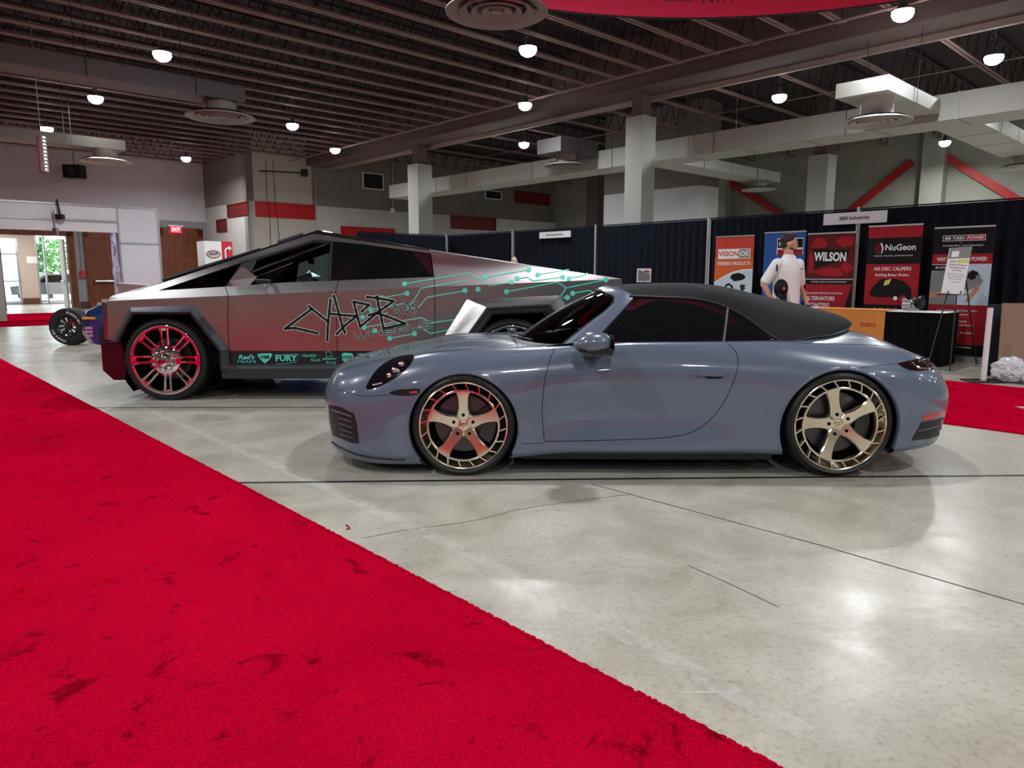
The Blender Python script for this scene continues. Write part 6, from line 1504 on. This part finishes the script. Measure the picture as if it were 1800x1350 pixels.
def person(label, loc, rz, skin, shirt, trouser, hair, head_turn, vx, arms, held=None):
    r = thing('person', label, 'person'); q = MB(); H = lambda p: Matrix.Translation((0, .0, 0)) @ Vector(p)
    # legs
    for s in (-1, 1):
        y0 = -.10 if s > 0 else .10
        cap(q, (s*.095, 0, .93), (s*.10, y0*.4, .50), .085, .058); cap(q, (s*.10, y0*.4, .50), (s*.11, y0, .09), .055, .036); cap(q, (s*.11, y0+.03, .05), (s*.12, y0-.14, .035), .036, .03)
    torso(q, [(.88, .10, .08), (.92, .15, .105), (1.0, .160, .108), (1.12, .152, .104), (1.25, .165, .112), (1.36, .178, .116), (1.44, .175, .10), (1.49, .12, .078), (1.52, .06, .055)]); cap(q, (0, .01, 1.45), (0, -.005, 1.60), .064, .060)
    R = Matrix.Translation((0, 0, -.022)) @ Matrix.Rotation(head_turn, 4, 'Z'); hp = lambda x, y, z: R @ Vector((x, y, z))
    Rr = R.to_3x3()
    q.ellip(hp(0, .005, 1.735), (.075, .095, .105), 24, 16, Rr); q.ellip(hp(0, -.035, 1.675), (.058, .065, .065), 20, 12, Rr); q.ellip(hp(0, -.098, 1.70), (.012, .020, .022), 10, 8, Rr); cap(q, hp(0, -.088, 1.735), hp(0, -.104, 1.702), .008, .011, 8)
    q.ellip(hp(0, -.088, 1.66), (.022, .012, .008), 10, 6, Rr); q.ellip(hp(0, -.08, 1.632), (.022, .02, .018), 10, 8, Rr)
    for s in (-1, 1): q.ellip(hp(s*.077, .012, 1.712), (.010, .018, .030), 10, 8, Rr)
    for s, (el, wr_, hd) in zip((-1, 1), arms):
        sh = Vector((s*.175, 0, 1.455)); el, wr_, hd = Vector(el), Vector(wr_), Vector(hd)
        cap(q, sh, el, .052, .040); cap(q, el, wr_, .039, .026); d = (hd-wr_).normalized(); c = wr_+d*.05; side = d.cross(Vector((s, .2, .1))).normalized(); nrm = d.cross(side).normalized()
        cap(q, wr_+d*.01, c+d*.03, .026, .030); 
        for k, (o_, ln) in enumerate(((-.030, .062), (-.010, .072), (.010, .068), (.030, .054))):
            b0 = c+d*.045+side*o_; b1 = b0+d*ln*.55+nrm*.006*(-s); cap(q, b0, b1, .0095, .009, 8); cap(q, b1, b1+d*ln*.45+nrm*.020*(-s), .009, .008, 8)
        b0 = c-d*.005-side*.03; cap(q, b0, b0-side*.028+d*.03, .011, .010, 8); cap(q, b0-side*.028+d*.03, b0-side*.030+d*.055, .010, .009, 8)
    body = vox(q, 'body', skin, r, vx)
    q = MB(); torso(q, [(.925, .176, .128), (.93, .184, .134), (1.0, .186, .134), (1.12, .182, .130), (1.25, .188, .134), (1.36, .198, .136), (1.44, .200, .122), (1.485, .165, .10), (1.515, .10, .08), (1.53, .075, .07)])
    for s, (el, wr_, hd) in zip((-1, 1), arms): sh = Vector((s*.18, 0, 1.45)); el = Vector(el); cap(q, sh, sh.lerp(el, .80), .072, .068)
    cap(q, (0, .012, 1.50), (0, .0, 1.535), .075, .068)
    for s in (-1, 1): q.prism([Vector((s*.01, -.095, 1.50)), Vector((s*.075, -.07, 1.50)), Vector((s*.07, -.05, 1.555)), Vector((s*.02, -.085, 1.545))], (0, .02, 0))
    sh_ = vox(q, 'polo_shirt', shirt, r, vx, 3)
    q = MB(); q.ellip((0, 0, .95), (.185, .135, .13), 20, 12)
    for s in (-1, 1):
        y0 = -.10 if s > 0 else .10; cap(q, (s*.095, 0, .92), (s*.10, y0*.4, .50), .105, .078); cap(q, (s*.10, y0*.4, .50), (s*.11, y0, .10), .076, .062)
    vox(q, 'trousers', trouser, r, vx*1.3, 3)
    for s in (-1, 1):
        y0 = -.10 if s > 0 else .10; q = MB(); cap(q, (s*.11, y0+.05, .045), (s*.125, y0-.17, .04), .045, .042); vox(q, 'shoe', M_black, r, .01, 2)
    if hair:
        q = MB(); q.ellip(hp(0, .020, 1.770), (.078, .090, .080), 24, 14, Rr); q.ellip(hp(0, -.040, 1.822), (.050, .045, .028), 16, 10, Rr); q.ellip(hp(0, .050, 1.715), (.066, .052, .06), 16, 10, Rr); vox(q, 'hair', hair, r, .007, 1)
        q = MB(); q.ellip(hp(0, -.052, 1.640), (.053, .052, .034), 20, 12, Rr); q.ellip(hp(0, -.015, 1.660), (.064, .052, .036), 18, 10, Rr); vox(q, 'beard', mat('short beard', (.045, .028, .02), .8), r, .007, 1)
    for s in (-1, 1):
        q = MB(); q.ellip(hp(s*.030, -.083, 1.738), (.013, .009, .008), 12, 8, Rr); e = q.build('eye', M_wp, r, 60); q = MB(); q.ellip(hp(s*.030, -.0895, 1.738), (.006, .004, .006), 10, 6, Rr); q.build('iris', M_dark, e, 60)
        q = MB(); cap(q, hp(s*.016, -.092, 1.757), hp(s*.046, -.082, 1.760), .005, .004, 8); q.build('eyebrow', hair or skin, r, 60)
    return r
M_sk = mat('skin', (.50, .27, .18), .5); M_sk.node_tree.nodes['Principled BSDF'].inputs['Subsurface Weight'].default_value = .05
M_polo = mat('white polo cotton', (.74, .72, .73), .85, sheen=.2)
PY = 9.0; ph = at(1388, 411, PY); base_ = Vector((at(1384, 480, PY).x, PY, 0))
arms = (((-.285, .10, 1.20), (-.235, -.03, .965), (-.20, -.12, .90)), ((.275, .03, 1.17), (.32, -.06, .93), (.335, -.10, .86)))
man = person('man in white polo shirt with dark beard, looking right, holding a cap', base_, 0, M_sk, M_polo, mat('dark trousers', (.02, .02, .025), .8), mat('dark brown hair', (.018, .012, .009), .7), math.radians(62), .0095, arms)
q = MB(); q.tube([(-.245, -.055, 1.44), (-.262, -.07, 1.36)], .009, 6); q.build('shoulder_stripe', M_bk, man, 60)
q = MB(); 
tat = MB(); 
for k, (z, dx) in enumerate(((1.13, .279), (1.10, .284), (1.065, .288), (1.03, .294), (1.0, .30))): tat.ellip((dx, -.0+.03-(1.17-z)*.36, z), (.0385-.003*k, .0385-.003*k, .011), 14, 6)
tat.build('forearm_tattoo', mat('tattoo ink', (.13, .085, .075), .6), man, 60)
q = MB(); q.box((.07, -.138, 1.385), (.12, -.132, 1.393)); q.build('chest_logo', M_bk, man)
q = MB(); q.lathe([(.030, -.01), (.036, 0), (.030, .01)], 16, Matrix.Translation((.322, -.065, .93)) @ Matrix.Rotation(PI/2, 4, 'X')); q.build('wrist_watch', M_black, man, 60)
rzm = math.radians(28); man.location = base_; man.rotation_euler = (0, 0, rzm); man.scale = (1.03, 1.03, 1.0)
MM = Matrix.Translation(base_) @ Matrix.Rotation(rzm, 4, 'Z')
r = thing('baseball_cap', 'black cap with orange mark held by the man in the white polo', 'cap')
q = MB(); cc = Vector((-.245, -.13, 1.15)); q.ellip(cc, (.095, .075, .115), 20, 12); q.v = [tuple(MM @ Vector(v)) for v in q.v]; q.build('crown', M_bk, r, 60)
q = MB(); q.prism([cc+Vector(p) for p in ((-.07, -.03, -.02), (-.11, -.07, -.10), (-.04, -.08, -.17), (.04, -.07, -.15), (.06, -.04, -.06))], (0, .01, 0)); q.v = [tuple(MM @ Vector(v)) for v in q.v]; q.build('visor', M_bk, r)
q = MB(); q.ellip(cc+Vector((-.03, -.072, .0)), (.025, .008, .02), 12, 8); q.v = [tuple(MM @ Vector(v)) for v in q.v]; q.build('front_mark', mat('orange mark', (.6, .10, .03), .6), r, 60); rebase(r, MM @ cc)
p2 = at(904, 462, 16.0); arms2 = (((-.27, .05, 1.17), (-.27, -.03, .93), (-.27, -.05, .85)), ((.27, .05, 1.17), (.27, -.03, .93), (.27, -.05, .85)))
man2 = person('bald person behind the truck, only the top of the head showing over the bed', None, 0, mat('pale skin', (.50, .30, .23), .45), mat('dark shirt', (.05, .05, .06), .8), mat('grey trousers', (.06, .06, .07), .8), None, 0, .016, arms2)
man2.location = (p2.x, 16.0, 0); zt2 = at(904, 450, 16.0).z; man2.scale = (zt2/1.84,)*3
